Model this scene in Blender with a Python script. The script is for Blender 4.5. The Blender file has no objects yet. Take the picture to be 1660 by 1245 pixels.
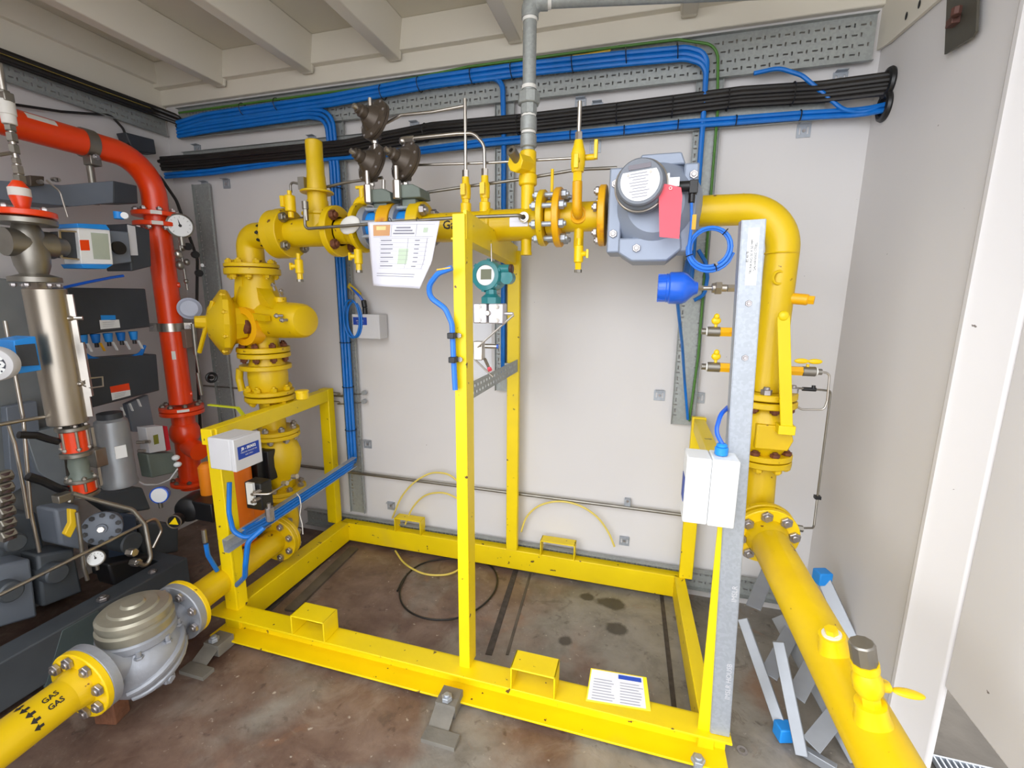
import bpy, bmesh, math, random
from mathutils import Vector as V, Matrix
random.seed(7)
C = bpy.context.scene.collection
# ---------------------------------------------------------------- camera, world, exposure
FPX, YAW, PITCH, ROLL = 738.7, -0.27926, -0.187324, 0.007669
CAM = V((0.0, -2.212, 1.45))
_f = V((math.sin(YAW)*math.cos(PITCH), math.cos(YAW)*math.cos(PITCH), math.sin(PITCH)))
_r0 = V((math.cos(YAW), -math.sin(YAW), 0)); _u0 = _r0.cross(_f)
_r = _r0*math.cos(ROLL)+_u0*math.sin(ROLL); _u = _u0*math.cos(ROLL)-_r0*math.sin(ROLL)
cd = bpy.data.cameras.new('camera'); cam = bpy.data.objects.new('camera', cd); C.objects.link(cam)
cd.sensor_width = 36; cd.lens = FPX/1660*36; cd.clip_start = 0.02
cam.matrix_world = Matrix(((_r.x,_u.x,-_f.x,CAM.x),(_r.y,_u.y,-_f.y,CAM.y),(_r.z,_u.z,-_f.z,CAM.z),(0,0,0,1)))
bpy.context.scene.camera = cam
sc = bpy.context.scene
sc.view_settings.view_transform = 'Standard'; sc.view_settings.look = 'None'
sc.view_settings.gamma = 1; sc.view_settings.use_curve_mapping = False
sc.view_settings.exposure = 1.12
w = bpy.data.worlds.new('overcast_sky'); sc.world = w; w.use_nodes = True
nt = w.node_tree; bg = nt.nodes['Background']
tc = nt.nodes.new('ShaderNodeTexCoord'); sp = nt.nodes.new('ShaderNodeSeparateXYZ'); rp = nt.nodes.new('ShaderNodeValToRGB')
nt.links.new(tc.outputs['Generated'], sp.inputs[0]); nt.links.new(sp.outputs[2], rp.inputs[0])
rp.color_ramp.elements[0].position = 0.0; rp.color_ramp.elements[0].color = (0.92,0.93,0.96,1)
rp.color_ramp.elements[1].position = 0.5; rp.color_ramp.elements[1].color = (0.97,0.98,1.0,1)
nt.links.new(rp.outputs[0], bg.inputs[0]); bg.inputs[1].default_value = 1.5
sd_ = bpy.data.lights.new('soft_daylight','SUN'); sd_.energy = 1.3; sd_.angle = math.radians(75); sd_.color = (.90,.94,1.0)
sun = bpy.data.objects.new('soft_daylight', sd_); C.objects.link(sun)
sun.rotation_euler = V((.60,.72,-.36)).to_track_quat('-Z','Y').to_euler()
def at(px, py, x=None, y=None, z=None):
    d = _f*FPX+_r*(px-830)-_u*(py-622.5)
    if y is not None: t = (y-CAM.y)/d.y
    elif x is not None: t = (x-CAM.x)/d.x
    else: t = (z-CAM.z)/d.z
    return CAM+d*t
# ---------------------------------------------------------------- mesh builder
def basis(a):
    a = V(a).normalized(); t = V((0,0,1)) if abs(a.z) < .9 else V((1,0,0))
    x = t.cross(a).normalized(); return x, a.cross(x), a
class MB:
    def __init__(s): s.v=[]; s.f=[]; s.m=[]
    def add(s, vs, fs, mi=0):
        n=len(s.v); s.v += [V(p) for p in vs]
        for f in fs: s.f.append([n+i for i in f]); s.m.append(mi)
        return s
    def box(s, c, d, mi=0, rz=0, ax=None):
        c=V(c); h=[k/2 for k in d]
        if ax: X,Y,Z=[V(a).normalized() for a in ax]
        else: X=V((math.cos(rz),math.sin(rz),0)); Y=V((-math.sin(rz),math.cos(rz),0)); Z=V((0,0,1))
        vs=[c+X*(h[0]*i)+Y*(h[1]*j)+Z*(h[2]*k) for k in(-1,1) for j in(-1,1) for i in(-1,1)]
        return s.add(vs,[(0,2,3,1),(4,5,7,6),(0,1,5,4),(2,6,7,3),(0,4,6,2),(1,3,7,5)],mi)
    def lathe(s, o, a, prof, n=28, mi=0):
        x,y,z=basis(a); o=V(o); rings=[]; vs=[]
        for r,h in prof:
            if r<1e-6: rings.append([len(vs)]); vs.append(o+z*h)
            else:
                rings.append(list(range(len(vs),len(vs)+n)))
                vs += [o+z*h+(x*math.cos(t)+y*math.sin(t))*r for t in [2*math.pi*i/n for i in range(n)]]
        fs=[]
        for A,B in zip(rings,rings[1:]):
            if len(A)==1 and len(B)==1: continue
            for i in range(n):
                j=(i+1)%n
                if len(A)==1: fs.append((A[0],B[j],B[i]))
                elif len(B)==1: fs.append((A[i],A[j],B[0]))
                else: fs.append((A[i],A[j],B[j],B[i]))
        return s.add(vs,fs,mi)
    def cyl(s, p0, p1, r, r1=None, n=24, mi=0, ch=0):
        p0=V(p0); p1=V(p1); L=(p1-p0).length; r1=r if r1 is None else r1
        if ch: pr=[(0,0),(r-ch,0),(r,ch),(r1,L-ch),(r1-ch,L),(0,L)]
        else: pr=[(0,0),(r,0),(r1,L),(0,L)]
        return s.lathe(p0,p1-p0,pr,n,mi)
    def hexn(s, p0, p1, r, mi=0): return s.cyl(p0,p1,r,n=6,mi=mi)
    def flange(s, c, a, R, th, n=36, mi=0, raised=0):
        c=V(c); a=V(a).normalized(); k=min(.003,th*.2)
        return s.lathe(c-a*th/2,a,[(0,0),(R-k,0),(R,k),(R,th-k),(R-k,th),(0,th)],n,mi)
    def tube(s, pts, r, n=12, fil=0, mi=0, caps=True, seg=8):
        P=[V(p) for p in pts]
        if fil:
            Q=[P[0]]
            for i in range(1,len(P)-1):
                a,b,c=P[i-1],P[i],P[i+1]; u=(a-b); v=(c-b); lu,lv=u.length,v.length
                if lu<1e-6 or lv<1e-6: continue
                u/=lu; v/=lv; ang=math.acos(max(-1,min(1,u.dot(v))))
                if abs(ang-math.pi)<.03: Q.append(b); continue
                d=min(fil/math.tan(ang/2),lu*.49,lv*.49)
                A=b+u*d; B=b+v*d; rr=d*math.tan(ang/2); bis=(u+v).normalized(); O=b+bis*(rr/math.sin(ang/2))
                e1=(A-O); e2=(B-O); th=math.acos(max(-1,min(1,e1.normalized().dot(e2.normalized()))))
                for k in range(seg+1):
                    t=k/seg; q=(e1*math.sin((1-t)*th)+e2*math.sin(t*th))/math.sin(th); Q.append(O+q)
            Q.append(P[-1]); P=[Q[0]]
            for q in Q[1:]:
                if (q-P[-1]).length>1e-5: P.append(q)
        R=r if isinstance(r,(list,tuple)) else [r]*len(P)
        T=[]
        for i in range(len(P)):
            t=(P[min(i+1,len(P)-1)]-P[max(i-1,0)]).normalized(); T.append(t)
        x,y,z=basis(T[0]); vs=[]; fs=[]
        for i,p in enumerate(P):
            if i:
                q=T[i-1].rotation_difference(T[i]); x=q@x; x=(x-T[i]*x.dot(T[i])).normalized()
            yy=T[i].cross(x)
            vs += [p+(x*math.cos(a)+yy*math.sin(a))*R[i] for a in [2*math.pi*k/n for k in range(n)]]
        for i in range(len(P)-1):
            for k in range(n): j=(k+1)%n; fs.append((i*n+k,i*n+j,(i+1)*n+j,(i+1)*n+k))
        if caps: fs.append(tuple(range(n))[::-1]); fs.append(tuple((len(P)-1)*n+k for k in range(n)))
        return s.add(vs,fs,mi)
    def ell(s, c, rad, ax=None, n=24, m=14, mi=0):
        c=V(c); X,Y,Z=ax if ax else (V((1,0,0)),V((0,1,0)),V((0,0,1)))
        X,Y,Z=V(X),V(Y),V(Z); vs=[c-Z*rad[2]]; 
        for i in range(1,m):
            p=math.pi*i/m-math.pi/2
            for k in range(n):
                t=2*math.pi*k/n
                vs.append(c+X*(rad[0]*math.cos(p)*math.cos(t))+Y*(rad[1]*math.cos(p)*math.sin(t))+Z*(rad[2]*math.sin(p)))
        vs.append(c+Z*rad[2]); fs=[]
        for k in range(n): j=(k+1)%n; fs.append((0,1+j,1+k)); fs.append((len(vs)-1,len(vs)-1-n+k,len(vs)-1-n+j))
        for i in range(m-2):
            for k in range(n): j=(k+1)%n; a=1+i*n; fs.append((a+k,a+j,a+n+j,a+n+k))
        return s.add(vs,fs,mi)
    def torus(s, c, a, R, r, n=32, m=10, mi=0):
        x,y,z=basis(a); c=V(c); vs=[]; fs=[]
        for i in range(n):
            t=2*math.pi*i/n; d=x*math.cos(t)+y*math.sin(t)
            for k in range(m): p=2*math.pi*k/m; vs.append(c+d*(R+r*math.cos(p))+z*(r*math.sin(p)))
        for i in range(n):
            for k in range(m): fs.append((i*m+k,((i+1)%n)*m+k,((i+1)%n)*m+(k+1)%m,i*m+(k+1)%m))
        return s.add(vs,fs,mi)
    def prism(s, pts, vec, mi=0):
        pts=[V(p) for p in pts]; n=len(pts); vec=V(vec)
        return s.add(pts+[p+vec for p in pts],[tuple(range(n))[::-1],tuple(range(n,2*n))]+[(i,(i+1)%n,n+(i+1)%n,n+i) for i in range(n)],mi)
    def bar(s, p0, p1, w, h, up=(0,0,1), mi=0):
        p0=V(p0); p1=V(p1); a=(p1-p0); L=a.length; a.normalize(); x=V(up).cross(a).normalized(); z=a.cross(x)
        return s.box((p0+p1)/2,(w,L,h),mi,ax=(x,a,z))
    def plate(s, o, ux, uy, W, H, holes, th, mi=0):
        o=V(o); ux=V(ux); uy=V(uy); nz=ux.cross(uy)
        us=sorted({0,W}|{round(h[0],5) for h in holes}|{round(h[2],5) for h in holes})
        vs_=sorted({0,H}|{round(h[1],5) for h in holes}|{round(h[3],5) for h in holes})
        hs=[(h[0],h[1],h[2],h[3]) for h in holes]
        nu=len(us); pts=[o+ux*a+uy*b for b in vs_ for a in us]; N=len(pts); pts+= [p-nz*th for p in pts]; fs=[]
        hole=set()
        for h in hs:
            for i in range(nu-1):
                if us[i]<h[0]-1e-4 or us[i+1]>h[2]+1e-4: continue
                for j in range(len(vs_)-1):
                    if vs_[j]>=h[1]-1e-4 and vs_[j+1]<=h[3]+1e-4: hole.add((i,j))
        for j in range(len(vs_)-1):
            for i in range(nu-1):
                a=j*nu+i; q=(a,a+1,a+nu+1,a+nu)
                if (i,j) in hole: continue
                fs.append(q); fs.append(tuple(N+k for k in q[::-1]))
                for (di,dj,e) in ((-1,0,(a+nu,a)),(1,0,(a+1,a+nu+1)),(0,-1,(a,a+1)),(0,1,(a+nu+1,a+nu))):
                    ii,jj=i+di,j+dj
                    if (ii,jj) in hole or ii<0 or jj<0 or ii>=nu-1 or jj>=len(vs_)-1:
                        fs.append((e[1],e[0],N+e[0],N+e[1]))
        return s.add(pts,fs,mi)
    def build(s, name, mats, root=None, loc=None, bevel=0, angle=35):
        if not isinstance(mats,(list,tuple)): mats=[mats]
        if root is not None: base=V(root['_b'])
        elif loc is not None: base=V(loc)
        else:
            lo=[min(p[i] for p in s.v) for i in range(3)]; hi=[max(p[i] for p in s.v) for i in range(3)]
            base=V(((lo[0]+hi[0])/2,(lo[1]+hi[1])/2,lo[2]))
        me=bpy.data.meshes.new(name); me.from_pydata([p-base for p in s.v],[],s.f)
        for m in mats: me.materials.append(m)
        me.polygons.foreach_set('material_index',s.m)
        bm=bmesh.new(); bm.from_mesh(me); bmesh.ops.recalc_face_normals(bm,faces=bm.faces); bm.to_mesh(me); bm.free()
        for p in me.polygons: p.use_smooth=True
        me.set_sharp_from_angle(angle=math.radians(angle))
        o=bpy.data.objects.new(name,me); C.objects.link(o)
        if root is not None: o.parent=root; 
        else: o.location=base
        o['_b']=tuple(base)
        if bevel:
            b=o.modifiers.new('edge','BEVEL'); b.width=bevel; b.segments=2; b.limit_method='ANGLE'; b.angle_limit=math.radians(50); b.harden_normals=False
        ALL.append(o); return o
ALL=[]
def tag(o,label=None,cat=None,group=None,kind=None):
    if label:o['label']=label
    if cat:o['category']=cat
    if group:o['group']=group
    if kind:o['kind']=kind
    return o
def thing(name,label,cat,loc,group=None):
    o=bpy.data.objects.new(name,None); C.objects.link(o); o.location=V(loc); o.empty_display_size=.05
    o['_b']=tuple(V(loc)); ALL.append(o); return tag(o,label,cat,group)
def struct(mb,name,m,**k): return tag(mb.build(name,m,**k),kind='structure')
_bm={}
def bolt_mesh(r,head,shank,nut,m,m2=None):
    key=(round(r,4),round(head,4),round(shank,4),nut,m.name)
    if key not in _bm:
        b=MB(); b.cyl((0,0,0),(0,0,head),r*1.75,n=6,ch=r*.15); b.cyl((0,0,head*.9),(0,0,head*1.5),r,n=10,ch=r*.2)
        b.cyl((0,0,-shank),(0,0,0),r,n=10)
        if nut: b.cyl((0,0,-shank-head),(0,0,-shank),r*1.75,n=6,ch=r*.15); b.cyl((0,0,-shank-head*1.7),(0,0,-shank-head),r,n=10)
        o=b.build('bolt',m,loc=(0,0,0)); _bm[key]=o.data; ALL.remove(o); bpy.data.objects.remove(o)
    return _bm[key]
def bolts(root,c,a,R,n,r,head,shank,m,nut=True,ph=0.0,name='bolt',arc=None):
    x,y,z=basis(a); c=V(c); me=bolt_mesh(r,head,shank,nut,m)
    q=Matrix((x,y,z)).transposed().to_4x4()
    for i in range(n):
        t=ph+2*math.pi*i/n; p=c+(x*math.cos(t)+y*math.sin(t))*R
        o=bpy.data.objects.new(name,me); C.objects.link(o); o.parent=root
        o.matrix_local=Matrix.Translation(p-V(root['_b']))@q
def bolt1(root,p,a,r,head,shank,m,nut=False,name='bolt'):
    x,y,z=basis(a); o=bpy.data.objects.new(name,bolt_mesh(r,head,shank,nut,m)); C.objects.link(o); o.parent=root
    o.matrix_local=Matrix.Translation(V(p)-V(root['_b']))@Matrix((x,y,z)).transposed().to_4x4(); return o
def text(mb,s,size,fn,mi=0,bold=0.0,align='CENTER'):
    cu=bpy.data.curves.new('t','FONT'); cu.body=s; cu.size=size; cu.offset=bold; cu.align_x=align; cu.align_y='CENTER'; cu.resolution_u=2
    ob=bpy.data.objects.new('t',cu); C.objects.link(ob); bpy.context.view_layer.update()
    me=bpy.data.meshes.new_from_object(ob.evaluated_get(bpy.context.evaluated_depsgraph_get()))
    mb.add([fn(v.co.x,v.co.y) for v in me.vertices],[tuple(p.vertices) for p in me.polygons],mi)
    bpy.data.objects.remove(ob); bpy.data.curves.remove(cu); bpy.data.meshes.remove(me)
def flat(o,ux,uy): 
    o,ux,uy=V(o),V(ux).normalized(),V(uy).normalized(); return lambda a,b:o+ux*a+uy*b
# ---------------------------------------------------------------- materials
def L_(c): return tuple([((k/255)/12.92 if k/255<=.04045 else ((k/255+.055)/1.055)**2.4) for k in c])+(1,)
def mat(name,rgb,rough=.5,metal=0,var=.08,vs=8,bump=.05,bs=60,chips=None,spangle=False,alpha=None,coat=0,emit=None,trans=0,rust=None):
    m=bpy.data.materials.new(name); m.use_nodes=True; nt=m.node_tree; N=nt.nodes; Lk=nt.links; b=N['Principled BSDF']
    b.inputs['Roughness'].default_value=rough; b.inputs['Metallic'].default_value=metal
    if coat: b.inputs['Coat Weight'].default_value=coat
    if trans: b.inputs['Transmission Weight'].default_value=trans
    c=L_(rgb); tc=N.new('ShaderNodeTexCoord'); out=None
    nz=N.new('ShaderNodeTexNoise' if not spangle else 'ShaderNodeTexVoronoi'); nz.inputs['Scale'].default_value=vs
    Lk.new(tc.outputs['Object'],nz.inputs['Vector'])
    rp=N.new('ShaderNodeValToRGB'); e=rp.color_ramp.elements
    e[0].color=tuple(k*(1-var) for k in c[:3])+(1,); e[1].color=tuple(min(1,k*(1+var)) for k in c[:3])+(1,)
    e[0].position=.3; e[1].position=.7
    Lk.new(nz.outputs['Color' if spangle else 'Fac'],rp.inputs[0]); out=rp.outputs[0]
    def layer(out,col,scale,thr,width,detail=4,d=1.0):
        n2=N.new('ShaderNodeTexNoise'); n2.inputs['Scale'].default_value=scale; n2.inputs['Detail'].default_value=detail
        Lk.new(tc.outputs['Object'],n2.inputs['Vector'])
        mr=N.new('ShaderNodeMapRange'); mr.inputs[1].default_value=thr; mr.inputs[2].default_value=thr+width; mr.inputs[4].default_value=d
        Lk.new(n2.outputs['Fac'],mr.inputs[0]); mx=N.new('ShaderNodeMix'); mx.data_type='RGBA'
        Lk.new(mr.outputs[0],mx.inputs[0]); Lk.new(out,mx.inputs[6]); mx.inputs[7].default_value=L_(col); return mx.outputs[2]
    if rust: out=layer(out,*rust)
    if chips: out=layer(out,*chips)
    Lk.new(out,b.inputs['Base Color'])
    if bump:
        n3=N.new('ShaderNodeTexNoise'); n3.inputs['Scale'].default_value=bs; n3.inputs['Detail'].default_value=3
        Lk.new(tc.outputs['Object'],n3.inputs['Vector']); bp=N.new('ShaderNodeBump'); bp.inputs['Strength'].default_value=bump; bp.inputs['Distance'].default_value=.01
        Lk.new(n3.outputs['Fac'],bp.inputs['Height']); Lk.new(bp.outputs[0],b.inputs['Normal'])
    return m
YEL=mat('yellow_paint',(218,182,2),.38,var=.06,vs=4,bump=.12,bs=14,rust=((205,165,20),5,.55,.25,3,.6),chips=((110,70,30),28,.70,.03))
YFR=mat('yellow_frame_paint',(238,208,0),.42,var=.05,vs=5,bump=.10,bs=25,rust=((212,182,70),4,.6,.2,3,.45),chips=((92,66,40),32,.69,.02))
YLO=mat('orange_yellow_paint',(230,170,8),.4,var=.07,vs=6,bump=.1,bs=20,chips=((200,120,30),14,.62,.1))
YBR=mat('bright_yellow_paint',(238,200,8),.35,var=.03,vs=3,bump=.05,bs=20,chips=((150,110,30),40,.72,.02))
RED=mat('orange_red_paint',(240,66,12),.32,var=.05,vs=4,bump=.04,bs=20,coat=.3)
GRN=mat('green_yellow_plastic',(70,120,40),.5)
ORG=mat('orange_paint',(238,120,8),.45,var=.06,bump=.1,bs=12)
GALV=mat('galvanised_steel',(168,174,182),.45,.45,var=.05,vs=130,bump=.04,bs=30,spangle=True)
GALD=mat('dull_galvanised_steel',(158,162,160),.5,.35,var=.06,vs=110,bump=.03,bs=30,spangle=True,rust=((130,134,134),3,.5,.2,3,.5))
STEEL=mat('stainless_steel',(190,184,176),.28,.95,var=.05,vs=20,bump=.01)
STD=mat('dull_stainless_steel',(150,146,138),.4,.9,var=.1,vs=14,bump=.03,bs=40)
ZINC=mat('zinc_bolt',(175,170,170),.35,.85,var=.12,vs=80,bump=.02)
RUST=mat('rusty_bolt',(112,66,44),.7,.3,var=.3,vs=60,bump=.2,bs=120)
CAST=mat('silver_cast_paint',(158,162,170),.42,.35,var=.08,vs=10,bump=.12,bs=60)
MET=mat('grey_meter_paint',(146,156,174),.42,.15,var=.05,vs=6,bump=.05,bs=50)
DGR=mat('dark_grey_enclosure',(56,60,66),.5,var=.1,vs=8,bump=.05,bs=120)
GRY=mat('grey_panel_paint',(116,124,136),.45,.1,var=.08,vs=5,bump=.03)
STG=mat('steel_cradle_grey',(86,92,98),.5,.3,var=.12,vs=6,bump=.03)
BLK=mat('black_cable',(30,27,26),.45,var=.15,vs=20,bump=.03)
BLKP=mat('black_plastic',(24,24,26),.4,var=.1,vs=20,bump=.02)
BLU=mat('blue_cable',(0,108,196),.42,var=.1,vs=15,bump=.03)
BLU2=mat('blue_paint',(24,96,214),.3,var=.04,vs=6,bump=.03,coat=.3)
BLU3=mat('light_blue_cable',(44,122,224),.4,var=.04,bump=0)
BLP=mat('bright_blue_plastic',(30,140,226),.4,var=.05)
TEAL=mat('teal_paint',(40,128,134),.32,var=.05,vs=6,bump=.03,coat=.2)
GRC=mat('grey_green_cast',(112,122,114),.5,.1,var=.08,vs=12,bump=.08)
BRZ=mat('dark_brown_cast',(84,74,64),.4,.35,var=.12,vs=12,bump=.06)
WHT=mat('white_plastic',(236,238,238),.42,var=.02,bump=0)
WHG=mat('pale_grey_plastic',(205,205,208),.5,var=.03,bump=0)
PAP=mat('white_paper',(232,232,244),.35,var=.02,bump=.1,bs=6,coat=.4)
BLUL=mat('blue_label_print',(22,62,160),.5,var=.02,bump=0)
INK=mat('black_ink',(35,32,30),.6,var=.02,bump=0)
INKG=mat('grey_ink',(140,140,152),.6,var=.02,bump=0)
PNK=mat('pink_red_tag',(244,88,104),.5,var=.03,vs=12,bump=.05,bs=30)
WALL=mat('white_painted_wall',(214,211,210),.55,var=.02,vs=1.5,bump=.08,bs=4,rust=((196,195,196),1.3,.5,.3,2,.5),chips=((120,112,106),34,.755,.015))
CEIL=mat('cream_painted_ceiling',(214,208,192),.6,var=.03,vs=2,bump=.06,bs=8)
TRIM=mat('cream_painted_steel',(222,216,202),.5,var=.03,vs=2,bump=.06,bs=10)
BRK=mat('brick_block',(112,72,50),.9,var=.3,vs=14,bump=.5,bs=50)
CNC=mat('concrete_grey',(118,114,106),.85,var=.15,vs=10,bump=.3,bs=30)
YTU=mat('pale_yellow_tube',(222,200,96),.4,var=.04,bump=.0)
WTP=mat('white_tape',(226,224,218),.6,var=.04,bump=.1)
ALU=mat('aluminium',(150,154,160),.45,.5,var=.05,vs=14,bump=.03)
GLS=mat('clear_glass',(235,240,240),.06,trans=.9,var=0,bump=0)
LCD=mat('lcd_olive',(120,124,104),.2,var=.02,bump=0)
# ---------------------------------------------------------------- setting
XL,XR,YF,ZC=-2.735,0.79,-2.45,2.72
# floor with worn paint, stains, grooves
fm=bpy.data.materials.new('worn_painted_floor'); fm.use_nodes=True; nt=fm.node_tree; N=nt.nodes; K=nt.links; b=N['Principled BSDF']
geo=N.new('ShaderNodeNewGeometry'); 
def noise(scale,det=5,dist=0,rough=.55):
    n=N.new('ShaderNodeTexNoise'); n.inputs['Scale'].default_value=scale; n.inputs['Detail'].default_value=det; n.inputs['Distortion'].default_value=dist; n.inputs['Roughness'].default_value=rough
    K.new(geo.outputs['Position'],n.inputs['Vector']); return n.outputs['Fac']
def ramp(i,stops):
    r=N.new('ShaderNodeValToRGB'); e=r.color_ramp.elements
    while len(e)<len(stops): e.new(.5)
    for k,(p,c) in enumerate(stops): e[k].position=p; e[k].color=L_(c) if len(c)==3 else c
    K.new(i,r.inputs[0]); return r.outputs[0]
def mix(f,a,c):
    m=N.new('ShaderNodeMix'); m.data_type='RGBA'
    K.new(f,m.inputs[0]) if not isinstance(f,float) else setattr(m.inputs[0],'default_value',f)
    K.new(a,m.inputs[6]); 
    if isinstance(c,tuple): m.inputs[7].default_value=L_(c)
    else: K.new(c,m.inputs[7])
    return m.outputs[2]
def mr(i,a,b_,c=0.,d=1.):
    m=N.new('ShaderNodeMapRange'); m.inputs[1].default_value=a; m.inputs[2].default_value=b_; m.inputs[3].default_value=c; m.inputs[4].default_value=d; K.new(i,m.inputs[0]); return m.outputs[0]
def mth(op,a,b_=None):
    m=N.new('ShaderNodeMath'); m.operation=op
    for k,q in enumerate((a,b_)):
        if q is None: continue
        if isinstance(q,float): m.inputs[k].default_value=q
        else: K.new(q,m.inputs[k])
    return m.outputs[0]
sx=N.new('ShaderNodeSeparateXYZ'); K.new(geo.outputs['Position'],sx.inputs[0])
big=noise(2.2,6,.3); fine=noise(18,6,.3); mid=noise(6,6,.35,.65)
brown=ramp(mid,[(.25,(88,66,56)),(.5,(116,94,82)),(.75,(138,118,104))])
grey=ramp(mid,[(.25,(104,98,90)),(.5,(136,130,121)),(.8,(158,150,140))])
xm=mr(mth('ADD',sx.outputs[0],mr(big,.3,.7,-.9,.9)),-.95,-.25)
col=mix(xm,brown,grey)
col=mix(mr(fine,.62,.7,0,.55),col,(66,50,44))
col=mix(mr(noise(5,6,1.0),.62,.72,0,.45),col,(146,108,84))
col=mix(mr(noise(9,7,.8,.7),.60,.66,0,.45),col,(80,68,60))
col=mix(mr(noise(40,4),.66,.74,0,.7),col,(200,190,174))
col=mix(mr(noise(3.2,7,1.2,.7),.56,.66,0,.35),col,(158,146,132))
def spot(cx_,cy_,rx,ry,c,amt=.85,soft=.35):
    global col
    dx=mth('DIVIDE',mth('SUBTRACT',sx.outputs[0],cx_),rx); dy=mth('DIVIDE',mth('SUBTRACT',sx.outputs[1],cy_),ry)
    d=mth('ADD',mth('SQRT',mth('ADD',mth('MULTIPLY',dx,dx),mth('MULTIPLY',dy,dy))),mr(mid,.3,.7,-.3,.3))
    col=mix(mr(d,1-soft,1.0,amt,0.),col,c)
for px,py,rx,ry in((992,978,.085,.045),(1002,1020,.052,.045),(952,968,.04,.03),(917,1038,.035,.035)):
    p=at(px,py,z=0); spot(p.x,p.y,rx,ry,(58,52,46))
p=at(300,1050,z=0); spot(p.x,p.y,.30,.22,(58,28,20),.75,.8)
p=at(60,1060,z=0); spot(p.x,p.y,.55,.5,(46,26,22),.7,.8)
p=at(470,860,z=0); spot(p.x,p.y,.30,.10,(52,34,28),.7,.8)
p=at(1240,1120,z=0); spot(p.x,p.y,.10,.16,(148,104,70),.6,.9)
K.new(col,b.inputs['Base Color']); K.new(mr(big,.3,.7,.35,.7),b.inputs['Roughness'])
bp=N.new('ShaderNodeBump'); bp.inputs['Strength'].default_value=.35; bp.inputs['Distance'].default_value=.01; K.new(noise(14,6,.5),bp.inputs['Height']); K.new(bp.outputs[0],b.inputs['Normal'])
m=MB(); m.box(((XL+XR)/2,(YF)/2,-.05),(XR-XL,-YF,.1)); struct(m,'floor',fm)
OUTM=mat('outside_concrete',(92,86,78),.9,var=.25,vs=5,bump=.4,bs=20,chips=((64,60,54),6,.6,.1))
m=MB(); m.box((2.9,-1.2,-.15),(4.2,7,.1)); m.box((-1,-4.6,-.15),(3.6,4.4,.1)) ; struct(m,'ground',OUTM)
m=MB(); m.box(((XL+XR)/2,.03,ZC/2),(XR-XL+.1,.06,ZC)); struct(m,'wall_back',WALL)
m=MB(); m.box((XL-.03,YF/2,ZC/2),(.06,-YF,ZC)); struct(m,'wall_left',WALL)
m=MB(); m.box((XR+.03,-.40,ZC/2),(.06,.80,ZC)); struct(m,'wall_right',WALL)
m=MB(); m.box(((XL+XR)/2,-1.0,ZC+.02),(XR-XL+.1,2.1,.04)); struct(m,'ceiling',CEIL)
m=MB(); m.box((-2.2,YF-.03,ZC/2),(1.2,.06,ZC)); struct(m,'wall_light_blocker',WALL)  # unseen wall piece added behind the camera to keep daylight off the left side
# wall-top rails
m=MB(); m.box(((XL+XR)/2,-.03,2.655),(XR-XL,.06,.13)); m.box(((XL+XR)/2,-.012,2.555),(XR-XL,.024,.09)); struct(m,'trim_1',TRIM,bevel=.004)
m=MB(); m.box((XL+.02,-1.0,2.665),(.04,2.0,.11)); m.box((XL+.006,-1.0,2.55),(.012,2.0,.24)); struct(m,'trim_2',TRIM,bevel=.004)
n=3
for x in (-2.27,-1.71,-1.215,-.62,.10):
    m=MB(); m.prism([(x-.055,-.055,ZC),(x-.03,-.055,2.555),(x+.03,-.055,2.555),(x+.055,-.055,ZC)],(0,-1.9,0))
    m.prism([(x-.055,-.055,ZC),(x-.03,-.055,2.555),(x+.03,-.055,2.555),(x+.055,-.055,ZC)],(0,.02,0))
    struct(m,'trim_%d'%n,TRIM,bevel=.004); n+=1
# right jamb: stepped vertical post
m=MB(); m.prism([(XR,-.755,-.1),(XR-.018,-.765,-.1),(XR-.018,-.785,-.1),(XR-.008,-.797,-.1),(XR+.030,-.89,-.1),(XR+.045,-.89,-.1),(XR+.045,-.755,-.1)],(0,0,ZC+.1)); struct(m,'trim_%d'%n,WALL,bevel=.006); n+=1
# corner plate top right with two holes + hanging dark hatch plate
m=MB(); m.prism([(XR-.002,-.09,2.351),(XR-.002,-.41,2.321),(XR-.002,-.41,2.66),(XR-.002,-.0,2.66),(XR-.002,-.0,2.37)],(-.012,0,0)); struct(m,'trim_%d'%n,TRIM); n+=1
m=MB(); m.prism([(.822,-.895,.445),(.822,-2.6,.445),(.822,-2.6,2.7),(.822,-.895,2.7)],(.05,0,0)); struct(m,'door_1',WALL,bevel=.004)
# grating outside
g=MB(); gp=at(1512,1228,z=-.085)
for i in range(14): g.bar((gp.x+i*.018,gp.y-.16,-.085),(gp.x+i*.018,gp.y,-.085),.005,.02)
g.box((gp.x+.117,gp.y-.16,-.085),(.25,.006,.022)); g.box((gp.x+.117,gp.y,-.085),(.25,.006,.022))
tag(g.build('floor_grating',GALV),'galvanised bar grating on the concrete outside, bottom right','grating')

# steel runners and slab joints in the floor
JO=mat('dark_joint',(70,62,56),.9,var=.3,vs=30,bump=.3); RUN=mat('dirty_steel_runner',(92,84,76),.7,.2,var=.3,vs=9,bump=.3,bs=30)
def strip(pa,pb,w_,h_,m_,nm,lab):
    a=at(*pa,z=0); b_=at(*pb,z=0); mb=MB(); mb.bar(a+V((0,0,h_/2)),b_+V((0,0,h_/2)),w_,h_); return struct(mb,nm,m_)
a=at(556,882,z=0); b_=at(440,1000,z=0)
for k,(pa,pb,w_,h_,m_) in enumerate((((552,884),(432,992),.035,.004,JO),((574,890),(470,992),.055,.012,RUN),((836,925),(792,1062),.028,.003,JO),((1072,962),(1093,1150),.018,.003,JO),((860,930),(822,1062),.012,.003,RUN))):
    strip(pa,pb,w_,h_,m_,'trim_%d'%(20+k),'')
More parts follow.
